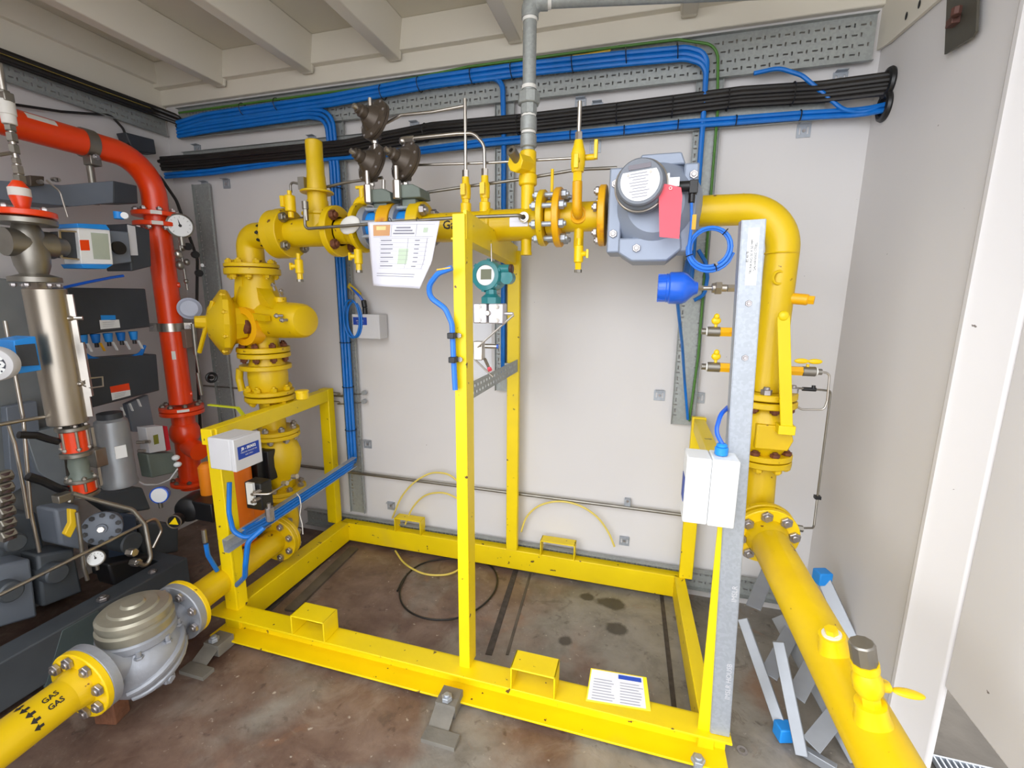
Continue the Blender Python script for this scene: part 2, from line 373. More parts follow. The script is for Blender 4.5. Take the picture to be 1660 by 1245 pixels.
# ---------------------------------------------------------------- yellow skid frame
ZT=.135
FL=V((-1.68,-.88,0)); FR=V((.325,-.88,0)); BL=V((-1.67,-.09,0)); BR=V((.245,-.075,0))
sk=thing('skid_frame','yellow painted steel skid frame standing on the floor under the pipework','frame',(-.7,-.48,0))
def channel(p0,p1,side,name,h=.115,w=.062,t=.008,z1=ZT):
    # C channel, web on one side; side = direction of the flanges
    m=MB(); p0=V(p0); p1=V(p1); s=V(side)
    z0=z1-h
    for (o,ww,hh,zc) in ((s*(w/2),w,t,z1-t/2),(s*(w/2),w,t,z0+t/2),(s*(w-t/2) ,t,h,z1-h/2)):
        m.bar(p0+o+V((0,0,zc)),p1+o+V((0,0,zc)),ww,hh)
    return m.build(name,YFR,sk,bevel=.0015)
# front beam: flanges point to the viewer, web at the back
channel((-1.70,-.925,0),(.33,-.925,0),(0,1,0),'front_beam',h=.115,w=.085)
m=MB(); m.bar((-1.66,-.06,ZT-.055),(.255,-.06,ZT-.055),.05,.11); m.build('back_beam',YFR,sk,bevel=.003)
m=MB(); m.bar((-1.645,-.86,ZT-.056),(-1.645,-.07,ZT-.056),.075,.112); m.build('side_beam',YFR,sk,bevel=.003)
m=MB(); m.bar((.27,-.86,ZT-.056),(.235,-.07,ZT-.056),.05,.112); m.build('side_beam',YFR,sk,bevel=.003)
def post(p,z1,w,d,ang=True):
    m=MB(); t=.006; x,y=p
    m.box((x,y,(ZT+z1)/2),(w,t,z1-ZT)); m.box((x+w/2-t/2,y+d/2,(ZT+z1)/2),(t,d,z1-ZT)); return m.build('post',YFR,sk,bevel=.001)
def sqpost(p,z0,z1,w,d):
    m=MB(); m.box((p[0],p[1],(z0+z1)/2),(w,d,z1-z0)); return m.build('post',YFR,sk,bevel=.003)
sqpost((-1.615,-.875),ZT,.935,.062,.012); m=MB(); m.box((-1.588,-.85,.535),(.006,.05,.80)); m.build('post_flange',YFR,sk)
sqpost((-1.70,-.085),ZT,.94,.062,.05)
# left top rail
m=MB(); m.bar((-1.615,-.90,.905),(-1.70,-.06,.905),.05,.065); m.build('top_rail',YFR,sk,bevel=.003)
# centre posts: front angle section and back one
m=MB(); m.box((-.551,-.882,.915),(.040,.006,1.56)); m.box((-.534,-.852,.915),(.006,.062,1.56)); m.build('post',YFR,sk,bevel=.0015)
sqpost((-.605,-.075),ZT,1.665,.06,.03)
m=MB(); m.bar((-.535,-.875,1.665),(-.600,-.06,1.645),.012,.085); m.bar((-.555,-.875,1.625),(-.62,-.06,1.605),.05,.006); m.build('top_rail',YFR,sk,bevel=.0015)
# right pair
sqpost((.262,-.075),ZT,.93,.06,.03)
m=MB(); m.box((.268,-.87,.525),(.006,.055,.79)); m.box((.252,-.897,.525),(.035,.006,.79)); m.build('post',YFR,sk,bevel=.0015)
m=MB(); m.bar((.262,-.87,.895),(.262,-.06,.895),.045,.06); m.build('top_rail',YFR,sk,bevel=.003)
m=MB(); m.prism([(.268,-.845,.865),(.268,-.72,.865),(.268,-.78,.85),(.268,-.82,.82),(.268,-.845,.76)],(-.006,0,0)); m.build('gusset',YFR,sk)
# fork pocket loops on the beams
def loop(c,w,d,h,t=.006,name='lifting_pocket'):
    m=MB(); x,y,z=c
    m.box((x,y,z+h-t/2),(w,d,t)); m.box((x-w/2+t/2,y,z+h/2),(t,d,h)); m.box((x+w/2-t/2,y,z+h/2),(t,d,h)); return m.build(name,YFR,sk,bevel=.002)
loop((-1.19,-.885,ZT),.155,.085,.085); loop((-.29,-.885,ZT),.155,.085,.085)
loop((-1.215,-.065,ZT),.165,.06,.085); loop((-.36,-.065,ZT),.18,.06,.085)
# welded label bracket with data plate
a=at(955,1085,y=-.925); 
pl=MB(); P0=at(950,1135,z=ZT+.002); P1=at(1055,1152,z=ZT+.002); Q0=at(958,1083,z=ZT+.05); Q1=at(1048,1098,z=ZT+.05)
pl.prism([P0,P1,Q1,Q0],(0,-.004,-.008)); pb=pl.build('sign_bracket',YFR,sk)
m=MB(); nn=((P1-P0).cross(Q0-P0)).normalized(); 
if nn.z<0: nn=-nn
def bil(u,v,o=.001): return (P0*(1-u)*(1-v)+P1*u*(1-v)+Q0*(1-u)*v+Q1*u*v)+nn*o
m.add([bil(0.02,.03),bil(.93,.03),bil(.93,.97),bil(.02,.97)],[(0,1,2,3)],0)
m.add([bil(.5,.80,.002),bil(.9,.80,.002),bil(.9,.93,.002),bil(.5,.93,.002)],[(0,1,2,3)],1)
for i in range(8):
    for j in range(2):
        L=.3+.1*random.random(); v=.08+i*.085
        m.add([bil(.08+j*.45,v,.002),bil(.08+j*.45+L,v,.002),bil(.08+j*.45+L,v+.02,.002),bil(.08+j*.45,v+.02,.002)],[(0,1,2,3)],2)
m.build('data_plate',[WHG,BLUL,INKG],pb)
# bolted feet
for (x,y) in ((.24,-.925),):
    bolt1(sk,(x,y,.04),(0,0,1),.012,.014,.03,GALV,name='foot_bolt')
# galvanised channel fixed to right front post
ch=thing('galvanised_channel','tall galvanised steel channel bolted to the right front post of the skid','channel',(.30,-.9,ZT))
m=MB(); cb=V((.285,-.905,ZT)); ct=V((.235,-.905,1.645))
for o,w_,d_ in ((V((.012,0,0)),.052,.004),(V((-.014,.02,0)),.004,.04),(V((.038,.02,0)),.004,.04)):
    m.bar(cb+o+V((0,0,.002)),ct+o,w_,d_,up=(0,1,0))
cho=m.build('channel_body',GALV,ch,bevel=.0008)
def onch(u,h,o=.003): # u across, h height
    t=(h-ZT)/(1.645-ZT); return cb*(1-t)+ct*t+V((.012+u,-o,0))
m=MB(); m.add([onch(-.012,1.485),onch(.014,1.485),onch(.014,1.625),onch(-.012,1.625)],[(0,1,2,3)],0)
for i in range(3): text(m,['GALVANISED STEEL','TRUNKING 50 X 50 MM','BS 4678'][i],.008,(lambda ii:(lambda a,b_:onch(.008-ii*.009-b_,1.555+a,.004)))(i),1)
m.build('label_strip',[WHT,INK],ch)
m=MB()
text(m,'IMSLR HOUSB',.02,lambda a,b_:onch(.014-b_,.33+a,.0035),0); m.build('stamped_text',[WHG],ch)
m=MB(); text(m,'IMSLR',.02,lambda a,b_:onch(.014-b_,.62+a,.0035),0); m.build('stamped_text',[WHG],ch)
for h in (1.44,1.30): bolt1(ch,onch(0,h,.002),(0,-1,0),.005,.003,.004,ZINC)
# floor clips holding the front beam
for i,(x,y) in enumerate(((-1.62,-.97),(-.59,-.955))):
    k=thing('floor_clamp',['rusty steel floor clamp under the left front end of the skid','steel floor clamp bolted in front of the skid below the centre post'][i],'clamp',(x,y,0))
    m=MB(); m.box((x,y+.02,.028),(.075,.075,.05)); m.prism([(x-.038,y-.10,.0),(x+.038,y-.10,.0),(x+.038,y+.0,.05),(x-.038,y+.0,.05)],(0,.012,.004)); m.box((x+.02,y-.10,.008),(.12,.05,.016)); m.build('clamp_body',CNC,k,bevel=.003)
    bolt1(k,(x,y+.0,.056),(0,0,1),.011,.016,.02,GALV)
# ---------------------------------------------------------------- cable trays and cables on the walls
def tray(name,o,ux,uy,W,H,label,lip=.018,rows=None,mat_=GALD,pitch=.05,nrm=None,kind='cable_tray'):
    o=V(o); ux=V(ux).normalized(); uy=V(uy).normalized(); nz=ux.cross(uy)
    holes=[]; k=int((W-.04)/pitch); rows=rows or [H*.25,H*.5,H*.75]
    for i in range(k):
        for j,v in enumerate(rows):
            u=.03+i*pitch+(pitch/2 if j%2 else 0)
            if u+.03>W: continue
            holes.append((u,v-.003,u+.018,v+.003)); 
            if u+.036<W: holes.append((u+.028,v-.007,u+.034,v+.007))
    t=thing(name,label,'cable tray',o)
    m=MB(); m.plate(o,ux,uy,W,H,holes,.0015)
    c=o+ux*W/2
    m.box(c+nz*lip/2,(W,.0015,lip),ax=(ux,uy,nz)); m.box(c+uy*H+nz*lip/2,(W,.0015,lip),ax=(ux,uy,nz))
    m.build('tray_plate',mat_,t); return t
Yt=-.03
tray('cable_tray',(-2.60,Yt,2.322),(1,0,0),(0,0,1),3.355,.158,'wide perforated galvanised cable tray high on the back wall, upper one',rows=[.03,.06,.095,.128])
tray('cable_tray',(-2.60,Yt,2.135),(1,0,0),(0,0,1),3.22,.118,'perforated galvanised tray under the black cable run on back wall',rows=[.03,.09],lip=.012)
tray('cable_tray',(-1.63,Yt+.005,.20),(0,0,1),(-1,0,0),1.93,.085,'narrow vertical galvanised tray behind the paper notice, blue cables on it',rows=[.012,.072],lip=.012) if 0 else None
def vtray(x0,x1,z0,z1,label,y=-.022,rot=0):
    w_=x1-x0; return tray('cable_tray',(x0,y,z1),(0,0,-1),(1,0,0),z1-z0,w_,label,lip=.014,rows=[.014,w_-.014],nrm=1)
vtray(-1.625,-1.53,.18,2.34,'vertical galvanised cable tray on back wall right of the left pipe column')
vtray(-.715,-.625,.98,2.33,'vertical galvanised cable tray on back wall behind the centre post')
vtray(.148,.25,.875,2.33,'vertical galvanised cable tray on back wall behind the grey gas meter')
vtray(-2.56,-2.44,.55,2.08,'dark vertical cable tray on back wall beside the red pipe')
tray('cable_tray',(-1.95,-.022,.06),(1,0,0),(0,0,1),2.65,.095,'horizontal galvanised cable tray just above floor on the back wall',rows=[.03,.07],lip=.03)
tray('cable_tray',(XL+.03,-1.4,2.345),(0,1,0),(0,0,1),1.37,.085,'galvanised cable tray high on the left wall',rows=[.03,.06],lip=.018)
# tray on skid carrying blue cables
q0=V((-1.60,-.935,.40)); 
t0=at(362,885,y=-.94); t1=at(572,748,y=-.10)
t=thing('cable_channel','slim galvanised channel with blue cables sloping across the left end of skid','channel',t0)
m=MB(); d=(t1-t0); m.bar(t0,t1,.003,.05); m.bar(t0+V((.012,0,.026)),t1+V((.012,0,.026)),.026,.003); m.bar(t0+V((.012,0,-.026)),t1+V((.012,0,-.026)),.026,.003)
m.build('channel_body',GALV,t)
# wall brackets
def bracket(px,py,label,y=-.004,w_=.05,h=.05,z=None):
    p=at(px,py,y=y); t=thing('wall_bracket',label,'bracket',p)
    m=MB(); m.plate(p-V((w_/2,0,h/2)),(1,0,0),(0,0,1),w_,h,[(.008,.012,.014,.038),(w_-.014,.012,w_-.008,.038)],.003)
    m.box(p+V((0,-.012,h/2)),(w_*.8,.024,.003)); m.build('bracket_plate',GALV,t); bolt1(t,p+V((0,-.001,0)),(0,-1,0),.004,.003,.003,ZINC)
for a in ((1378,42,'small galvanised bracket above right end of upper tray'),(1362,128,'galvanised bracket below right end of the upper tray'),
 (1318,148,'galvanised bracket beside the loose blue cable, above black cables'),(1303,212,'galvanised bracket under the lower tray, near right wall'),
 (965,238,'galvanised bracket under blue cable run above the yellow test valve'),(941,170,'left one of two small brackets under the upper tray, right of grey riser'),(968,176,'right one of two small brackets under the upper tray, right of grey riser'),
 (672,207,'small bracket above the black cables right of the brown regulators'),(506,229,'small bracket above black cables, left of the brown regulators'),
 (367,298,'small bracket under the blue run right of the dark vertical tray'),(332,302,'small bracket at top of the dark vertical tray'),(320,243,'small bracket near the left corner of back wall'),
 (596,720,'galvanised bracket right of the left vertical tray, low down'),(1069,641,'left bracket at foot of the vertical tray behind the gas meter'),(1133,645,'right bracket at foot of the vertical tray behind the gas meter'),
 (1012,877,'small galvanised bracket above floor tray, right of centre'),(634,820,'small galvanised bracket above floor tray, left of centre')):
    bracket(a[0],a[1],a[2])
# cables
def wl(pts,y): return [at(a,b,y=y) for a,b in pts]
def cable(name,pts,r,m_,label,cat='cable',group=None,fil=.06,n=8):
    mb=MB(); mb.tube(pts,r,n=n,fil=fil); return tag(mb.build(name,m_),label,cat,group)
def bundle(name,pts,offs,r,m_,label,group,fil=.08,cat='cable'):
    for o in offs: cable(name,[p+V(o) for p in pts],r,m_,label,cat,group,fil)
def tie(p,d,rad,group='x',h=None):
    lab={'x':'black cable tie around the upper blue cable bundle','black cable ties on the black cables':'black cable tie around the thick black cable run','black cable ties on the lower blue run':'black cable tie around the lower blue cable run','black cable ties on the left vertical tray':'black cable tie around blue cables on the left vertical tray'}[group]
    if group=='x': group='black cable ties on the upper blue bundle'
    mb=MB(); mb.torus(p,d,rad,.0022,n=16,m=5); tag(mb.build('cable_tie',BLKP),lab,'cable tie',group)
A=wl([(288,205),(330,192),(540,162),(700,132),(850,112),(1000,96),(1112,86)],-.065); A[-1].y=-.065
Z=A[-1]; A+= [V((.178,-.065,Z.z-.03)),V((.182,-.055,2.2)),V((.185,-.05,1.55))]
bundle('blue_cable',A,[(0,0,.02),(0,.004,0),(0,0,-.02)],.0105,BLU,'blue cable in the upper bundle running the length of the back wall','blue cables in the upper bundle',fil=.12)
B=wl([(288,216),(345,206),(500,184)],-.062); B+= [V((-1.585,-.062,B[-1].z-.02)),V((-1.58,-.05,2.1)),V((-1.58,-.048,.50))]
B2=[p.copy() for p in B]
for k,o in enumerate(((-.02,0,.0),(0,.004,0),(.02,0,0))):
    pts=[V(p) for p in B]
    for i in range(3): pts[i]+=V((0,0,[.018,0,-.018][2-k]))
    for i in range(3,6): pts[i].x+=o[0]*1.0
    pts[3].z+=[.018,0,-.018][2-k]
    pts+= [t1+V((.014,-.02,-.02+.016*k)), t0.lerp(t1,.3)+V((.014,-.005,-.02+.016*k)), t0.lerp(t1,.12)+V((.02,-.02,-.0+.012*k))]
    cable('blue_cable',pts,.0095,BLU,'blue cable dropping down the left vertical tray and along the sloping channel','cable','blue cables on the left vertical tray',fil=.09)
Cb=wl([(700,140),(780,127)],-.06); Cb+=[V((-.672,-.06,Cb[-1].z-.01)),V((-.67,-.045,2.2)),V((-.67,-.04,1.05))]
cable('blue_cable',Cb,.012,BLU,'single blue cable turning down the vertical tray behind the centre post',fil=.07)
# lower blue run
Lb=wl([(268,285),(341,279),(476,260),(570,252),(675,245),(788,231),(925,219),(1012,211),(1099,202),(1193,195),(1300,187),(1395,182)],-.058)+[at(1436,174,x=XR-.001)]
bundle('blue_cable',Lb,[(0,0,.009),(0,0,-.009)],.009,BLU,'blue cable in the lower run along the back wall','blue cables in the lower run',fil=.15)
cable('blue_cable',wl([(1222,119),(1262,110),(1300,122),(1340,156),(1366,178)],-.07)+[at(1400,183,y=-.065),at(1437,168,x=XR-.001)],.008,BLU,'loose blue cable looping from upper tray to hole in the right wall',fil=.1)
# black bundle
K_=wl([(262,266),(330,262),(560,240),(700,213),(850,200),(1000,183),(1200,158),(1330,150)],-.06)+[at(1443,136,x=XR-.001)]
bundle('black_cable',K_,[(0,0,.032),(0,-.005,.017),(0,0,.002),(0,-.005,-.013),(0,0,-.028),(0,-.016,.01)],.0095,BLK,'black cable in the thick run along the back wall','black cables along the back wall',fil=.15)
Lw=[at(0,96,x=XL+.06),at(150,150,x=XL+.06),V((XL+.07,-.12,2.43)),V((XL+.15,-.05,2.40)),at(285,205,y=-.05)]
Lw[0]=Lw[0]+(Lw[0]-Lw[1])*1.0
bundle('black_cable',Lw,[(0,0,.036),(0,0,.016),(.008,0,-.004),(.018,0,.026),(.020,0,.004)],.011,BLK,'black cable lying on the tray of the left wall','black cables along the left wall',fil=.08)
cable('earth_cable',[p+V((.022,0,.02)) for p in Lw],.0035,YTU,'thin yellow and green earth cable along the left wall tray')
G=wl([(290,183),(420,165),(600,141),(760,108),(1000,76),(1098,64)],-.058); G+= [V((.215,-.058,G[-1].z-.04)),V((.235,-.045,2.2)),V((.24,-.04,1.2)),V((.225,-.04,.9))]
cable('earth_cable',G,.0055,GRN,'green earth cable along top of the upper tray and down the right tray',fil=.07)
cable('earth_cable',wl([(600,147),(760,114),(900,96),(990,82)],-.056),.0045,mat('yellow_earth_cable',(196,160,20),.4),'yellow earth cable beside the green one, near the grey riser')
cable('grey_cable',wl([(0,166),(100,180),(165,186),(193,190),(200,212),(206,228)],-.45)[0:0]+[at(a,b,x=XL+.03) for a,b in((0,166),(100,181),(180,187),(203,212),(200,232))],.006,BLK,'thin black cable sagging above the red pipe on the left wall',fil=.04)
# collars in right wall
for (px,py,lab) in ((1443,134,'upper black rubber collar where black cables enter the right wall'),(1437,172,'lower black rubber collar where blue cables enter the right wall')):
    p=at(px,py,x=XR); m=MB(); m.torus(p-V((.006,0,0)),(1,0,0),.040,.012,n=28,m=8); m.cyl(p-V((.002,0,0)),p-V((.006,0,0)),.04); tag(m.build('cable_grommet',BLKP),lab,'grommet')
for i,(px,py) in enumerate(((395,178),(450,170),(620,150),(680,137),(765,124),(830,116),(928,104),(1015,92),(1098,84))):
    tie(at(px,py,y=-.062),(1,0,.1),.032)
for px,py in ((690,215),(840,203),(1000,184),(1090,173),(1180,162),(1285,152)): tie(at(px,py,y=-.062),(1,0,0),.04,'black cable ties on the black cables')
for px,py in ((925,219),(1012,211),(1099,202),(1193,195),(1297,187)): tie(at(px,py,y=-.058),(1,0,0),.019,'black cable ties on the lower blue run')
for z in (2.0,1.7,1.2,.95,.7): tie(V((-1.58,-.048,z)),(0,0,1),.031,'black cable ties on the left vertical tray')
# grey conduit tubes on the wall
def tubeobj(name,pts,r,m_,label,cat='tube',fil=.02,n=12,group=None):
    mb=MB(); mb.tube(pts,r,n=n,fil=fil); return tag(mb.build(name,m_),label,cat,group)
tubeobj('steel_tube',[V((-2.15,-.03,.432)),V((.36,-.03,.432))],.0085,STD,'long horizontal stainless tube low across the back wall')
t=thing('tube_clip','steel clip holding the low horizontal tube, right of centre','clip',at(1017,818,y=-.02)); p=at(1017,818,y=-.03); m=MB(); m.box(p+V((0,.014,0)),(.03,.03,.05)); m.build('clip_body',GALV,t,bevel=.002); bolt1(t,p+V((0,0,.018)),(0,-1,0),.004,.003,.012,ZINC)
tubeobj('steel_tube',wl([(330,625),(560,643)],-.02)+[],.005,STD,'thin grey tube on the back wall behind the left valve column')
for py,l in ((638,'upper one of two thin tubes behind blue cables by the left frame'),(652,'lower one of two thin tubes behind blue cables by the left frame')):
    tubeobj('steel_tube',wl([(540,py-2),(556,py),(540,py+4),(592,py)],-.035),.0035,STD,l,fil=.004)
    p=at(592,py-2,y=-.02); m=MB(); m.cyl(p,p+V((0,-.02,0)),.013,n=16); tag(m.build('pipe_stud',GALV),l.replace('thin tubes','round studs'),'stud')
# ---- yellow hoses on the floor behind skid
def circ(c,r,a0,a1,n,ax=((1,0,0),(0,0,1)),wob=0):
    return [V(c)+V(ax[0])*(r*math.cos(math.radians(a0+(a1-a0)*i/n)))+V(ax[1])*(r*math.sin(math.radians(a0+(a1-a0)*i/n))) for i in range(n+1)]
def pxs(l,**k): return [at(a,b,**k) for a,b in l]
tubeobj('yellow_hose',pxs([(845,862),(852,838),(872,819),(905,811),(940,818),(970,838),(988,865),(996,886)],y=-.045),.005,YTU,'thin yellow hose arching behind the back beam, right of centre post',fil=.4)
tubeobj('yellow_hose',pxs([(742,780),(727,768),(700,765),(672,780),(650,805),(636,840)],y=-.045),.005,YTU,'thin yellow hose end arching highest behind the back left pocket',fil=.4)
tubeobj('yellow_hose',pxs([(745,810),(722,798),(690,800),(668,822),(657,850)],y=-.05),.005,YTU,'thin yellow hose arching lower behind the back left pocket',fil=.4)
tubeobj('yellow_hose',pxs([(641,893),(655,915),(690,933),(730,932),(752,918)],z=.02),.005,YTU,'thin yellow hose curving on floor inside the skid',fil=.4)
tubeobj('black_hose',pxs([(660,930),(645,960),(655,988),(690,1005),(740,1005),(780,985),(803,960),(808,935),(795,915),(765,905),(720,905),(680,913),(655,935),(644,958)],z=.008),.0045,BLK,'thin black hose coiled in a loop on the floor inside the skid',fil=.4)
# ---------------------------------------------------------------- yellow gas pipework
YP=-.46; ZR=1.722
BOLT=YEL
def xl(z): return V((-1.735-.062*(z-.5)/1.1,-.42,z))
# 1 left elbow
t=thing('pipe_elbow','yellow pipe elbow at top of the left column with black arrow marks','pipe',xl(1.60))
m=MB(); e0=xl(1.60); e1=V((-1.60,YP+.02,ZR)); m.tube([e0,V((e0.x,e0.y,ZR)),e1],.058,n=28,fil=.11,seg=12); m.build('elbow',YEL,t)
m=MB(); m.flange(xl(1.588),(0,0,1),.117,.018); m.build('flange',YEL,t)
m=MB(); m.flange(e1,(1,0,0),.105,.05); m.build('flange',YEL,t)
bolts(t,xl(1.597),(0,0,1),.095,8,.009,.014,.02,YEL,nut=False,ph=.2)
for k in range(5):
    a=math.radians(150+k*28); c=e1+V((-.075,0,0)); n_=V((0,math.cos(a),math.sin(a))) ; n_=V((0,-math.cos(math.radians(-60+k*32)),math.sin(math.radians(-60+k*32)))); tt=V((0,n_.z,-n_.y)); p=c+n_*.0588
    m=MB(); m.add([p+V((.012,0,0)),p+tt*.009,p-V((.012,0,0))+tt*.004,p-V((.012,0,0))-tt*.004,p-tt*.009],[(0,1,2,3,4)]); m.build('arrow_mark',INK,t)
# 2 slam shut valve body
t=thing('slam_shut_valve','large yellow cast slam-shut valve with open cover at upper left','valve',xl(1.18))
m=MB(); m.lathe(xl(1.195),(0,0,1),[(0,0),(.075,0),(.07,.05),(.085,.09),(.095,.14),(.098,.20),(.09,.26),(.075,.31),(.072,.36),(0,.36)],n=32)
c=xl(1.345)
m.lathe(c+V((0,0,-.005)),V((.30,-.06,.0)),[(0,0),(.088,0),(.086,.12),(.080,.27),(.076,.31),(.066,.328),(.045,.336),(0,.338)],n=32)
m.prism([c+V((.02,-.09,.03)),c+V((.19,-.16,.02)),c+V((.19,-.16,-.005)),c+V((.02,-.09,-.005))],(0,.03,0))
m.prism([c+V((-.06,-.06,.19)),c+V((-.075,-.06,.10)),c+V((-.15,-.10,.05)),c+V((-.15,-.10,-.02)),c+V((0,-.08,-.05)),c+V((0,-.08,.19))],(0,.06,0))
m.prism([c+V((.06,-.0,.07)),c+V((.2,-.06,.05)),c+V((.13,-.04,.12)),c+V((.06,0,.15))],(-.02,-.05,0))
m.build('valve_body',YEL,t,bevel=0)
m=MB(); m.flange(xl(1.560),(0,0,1),.120,.03); m.build('flange',YEL,t)
m=MB(); m.flange(xl(1.195),(0,0,1),.117,.024); m.build('flange',YEL,t)
m=MB(); m.flange(xl(1.575),(0,0,1),.112,.006); m.build('gasket',RUST,t)
bolts(t,xl(1.545),(0,0,-1),.095,8,.009,.014,.01,YEL,nut=False,ph=.2)
bolts(t,xl(1.207),(0,0,1),.095,8,.009,.016,.01,RUST,nut=False,ph=.4)
# bonnet ring and dark throat facing the viewer
fa=V((-.10,-1,0)).normalized(); fc=c+V((.01,-.105,-.035))
m=MB(); m.lathe(fc,fa,[(.09,-.05),(.088,.005),(.06,.008),(.058,-.03),(0,-.03)],n=32); m.build('throat_ring',YLO,t)
m=MB(); m.lathe(fc,fa,[(0,-.028),(.035,-.024),(.034,.0),(.02,.008),(0,.01)],n=20); m.build('spindle',RUST,t)
# cover cone, open to the left
ca=V((-.62,-.78,.05)).normalized(); cc=c+V((-.075,-.10,-.02))
m=MB(); m.lathe(cc,ca,[(0,-.07),(.085,-.07),(.10,-.02),(.142,.0),(.150,.01),(.150,.03),(.140,.038),(.065,.085),(.03,.09),(.026,.135),(0,.135)],n=8); m.build('cover',YEL,t,bevel=.004)
bolts(t,cc+ca*.026,ca,.138,8,.006,.008,.01,YEL,nut=False,ph=.39)
h0=at(345,488,y=-.60); h1=at(323,572,y=-.60); m=MB(); m.bar(h0,h1,.016,.014,up=(0,1,0)); hb=m.build('lever',YEL,t,bevel=.003)
m=MB(); m.cyl(cc+ca*.10,h0.lerp(h1,.45),.015,n=16); m.build('lever_boss',YEL,t)
m=MB(); p=c+V((.17,-.04,.075)); m.cyl(p,p+V((0,0,.025)),.026,n=16,ch=.003); m.build('top_boss',YEL,t)
for p,a in ((at(459,519,y=-.575),(-.2,-1,0)),(at(450,512,y=-.57),(-.6,-.8,0)),(at(456,473,y=-.50),(.3,-.6,.6)),(at(443,464,y=-.47),(0,-.3,1))):
    bolt1(t,p,a,.006,.010,.02,ZINC)
# 3 lower spool of valve column
t=thing('pipe_reducer','yellow flanged reducer casting below the slam-shut valve','pipe',xl(.965))
m=MB(); m.lathe(xl(.97),(0,0,1),[(0,0),(.072,0),(.078,.02),(.088,.06),(.09,.10),(.085,.14),(.07,.19),(.07,.205),(0,.205)],n=32); m.build('body',YEL,t)
for z,R,h in ((1.168,.117,.022),(1.110,.115,.022),(.985,.113,.02)):
    m=MB(); m.flange(xl(z),(0,0,1),R,h); m.build('flange',YEL,t)
bolts(t,xl(1.157),(0,0,-1),.095,8,.009,.016,.0,RUST,nut=False,ph=.4)
bolts(t,xl(.995),(0,0,1),.092,8,.009,.018,.0,YEL,nut=False,ph=.2)
m=MB(); p=xl(1.10)+V((-.11,-.05,0)); m.tube([p,p+V((-.01,0,-.05)),p+V((.0,0,-.11))],.017,n=12,fil=.03); m.build('side_lug',YEL,t)
# 4 stub pipe down to ball valve
t=thing('pipe_spool','short yellow flanged pipe passing behind the left top rail','pipe',xl(.785))
m=MB(); m.cyl(xl(.775),xl(.955),.055,n=28); m.build('pipe',YEL,t)
m=MB(); m.flange(xl(.957),(0,0,1),.113,.022); m.build('flange',YEL,t)
m=MB(); m.flange(xl(.787),(0,0,1),.113,.02); m.build('flange',YEL,t)
bolts(t,xl(.945),(0,0,-1),.092,8,.009,.014,.0,YEL,nut=False,ph=.2)
bolts(t,xl(.797),(0,0,1),.092,8,.009,.016,.0,ZINC,nut=False,ph=.3)
p=xl(.955)+V((.09,-.10,.02)); p=at(490,640,y=-.50)
m=MB(); m.cyl(p-V((0,0,.02)),p+V((0,0,.015)),.028,n=20,ch=.003); m.cyl(p+V((0,0,.01)),p+V((0,0,.022)),.03,n=8,ch=.003); m.build('plug_cap',YBR,t)
m=MB(); q0=at(400,680,y=-.56); q1=at(385,661,y=-.56); q2=at(338,656,y=-.58); m.bar(q0,q1,.006,.018,up=(0,1,0)); m.bar(q1,q2,.006,.016,up=(0,1,0)); 
tag(m.build('lever_handle',mat('lime_yellow_grip',(206,214,40),.5)),'small lime yellow lever handle left of the pipe behind left rail','handle')
# 5 ball valve with orange actuator
t=thing('ball_valve','yellow ball valve with orange actuator at lower left of the skid','valve',xl(.48))
m=MB(); m.lathe(xl(.47),(0,0,1),[(0,0),(.06,0),(.062,.05),(.085,.10),(.098,.16),(.098,.21),(.085,.25),(.065,.28),(.06,.30),(0,.30)],n=28); m.build('valve_body',YEL,t)
m=MB(); m.flange(xl(.765),(0,0,1),.113,.02); m.build('flange',YEL,t)
m=MB(); m.flange(xl(.48),(0,0,1),.11,.02); m.build('flange',YEL,t)
bolts(t,xl(.755),(0,0,-1),.092,8,.009,.014,.0,ZINC,nut=False,ph=.3)
bolts(t,xl(.49),(0,0,1),.092,8,.009,.014,.0,ZINC,nut=False,ph=.3)
vc=xl(.645)
m=MB(); m.box(vc+V((.02,-.098,0)),(.07,.05,.15)); m.box(vc+V((-.035,-.14,-.01)),(.13,.05,.17)); m.box(vc+V((-.02,-.165,-.12)),(.10,.09,.13)); m.build('mounting_bracket',BLKP,t,bevel=.004)
ac=at(385,815,y=-.66)
m=MB(); m.lathe(ac-V((0,0,.20)),(0,0,1),[(0,0),(.05,0),(.066,.012),(.07,.05),(.07,.36),(.064,.40),(.04,.42),(0,.42)],n=28)
m.box(ac+V((.03,.05,-.02)),(.07,.10,.20)); m.build('actuator',ORG,t,bevel=.006)
m=MB(); m.lathe(at(338,785,y=-.64)-V((0,0,.11)),(0,0,1),[(0,0),(.028,0),(.036,.02),(.036,.20),(.02,.22),(0,.22)],n=24); 
m.box(at(346,800,y=-.62),(.09,.06,.12)); m.build('actuator_end',mat('amber_orange_paint',(226,130,14),.5),t,bevel=.005)
m=MB(); s=at(407,800,y=-.80); m.box(s,(.035,.012,.095)); m.build('nameplate',[WHT],t)
m=MB(); m.box(at(420,800,y=-.76),(.085,.06,.12)); m.build('switch_box',BLKP,t,bevel=.005)
for px,py in ((412,800),(412,812)): 
    p=at(px,py,y=-.815); m=MB(); m.cyl(p+V((0,.03,0)),p,.011,n=6); m.cyl(p,p+V((0,-.012,0)),.007,n=12); m.build('fitting',STEEL,t)
m=MB(); m.tube([at(412,801,y=-.82),at(437,801,y=-.80),at(462,785,y=-.72),at(480,771,y=-.66)],.0045,n=8,fil=.02); m.build('impulse_tube',STEEL,t)
for px,py in ((462,784),(478,773)):
    p=at(px,py,y=-.72); m=MB(); m.hexn(p-V((.012,0,0)),p+V((.012,0,.004)),.011); m.build('fitting',STEEL,t)
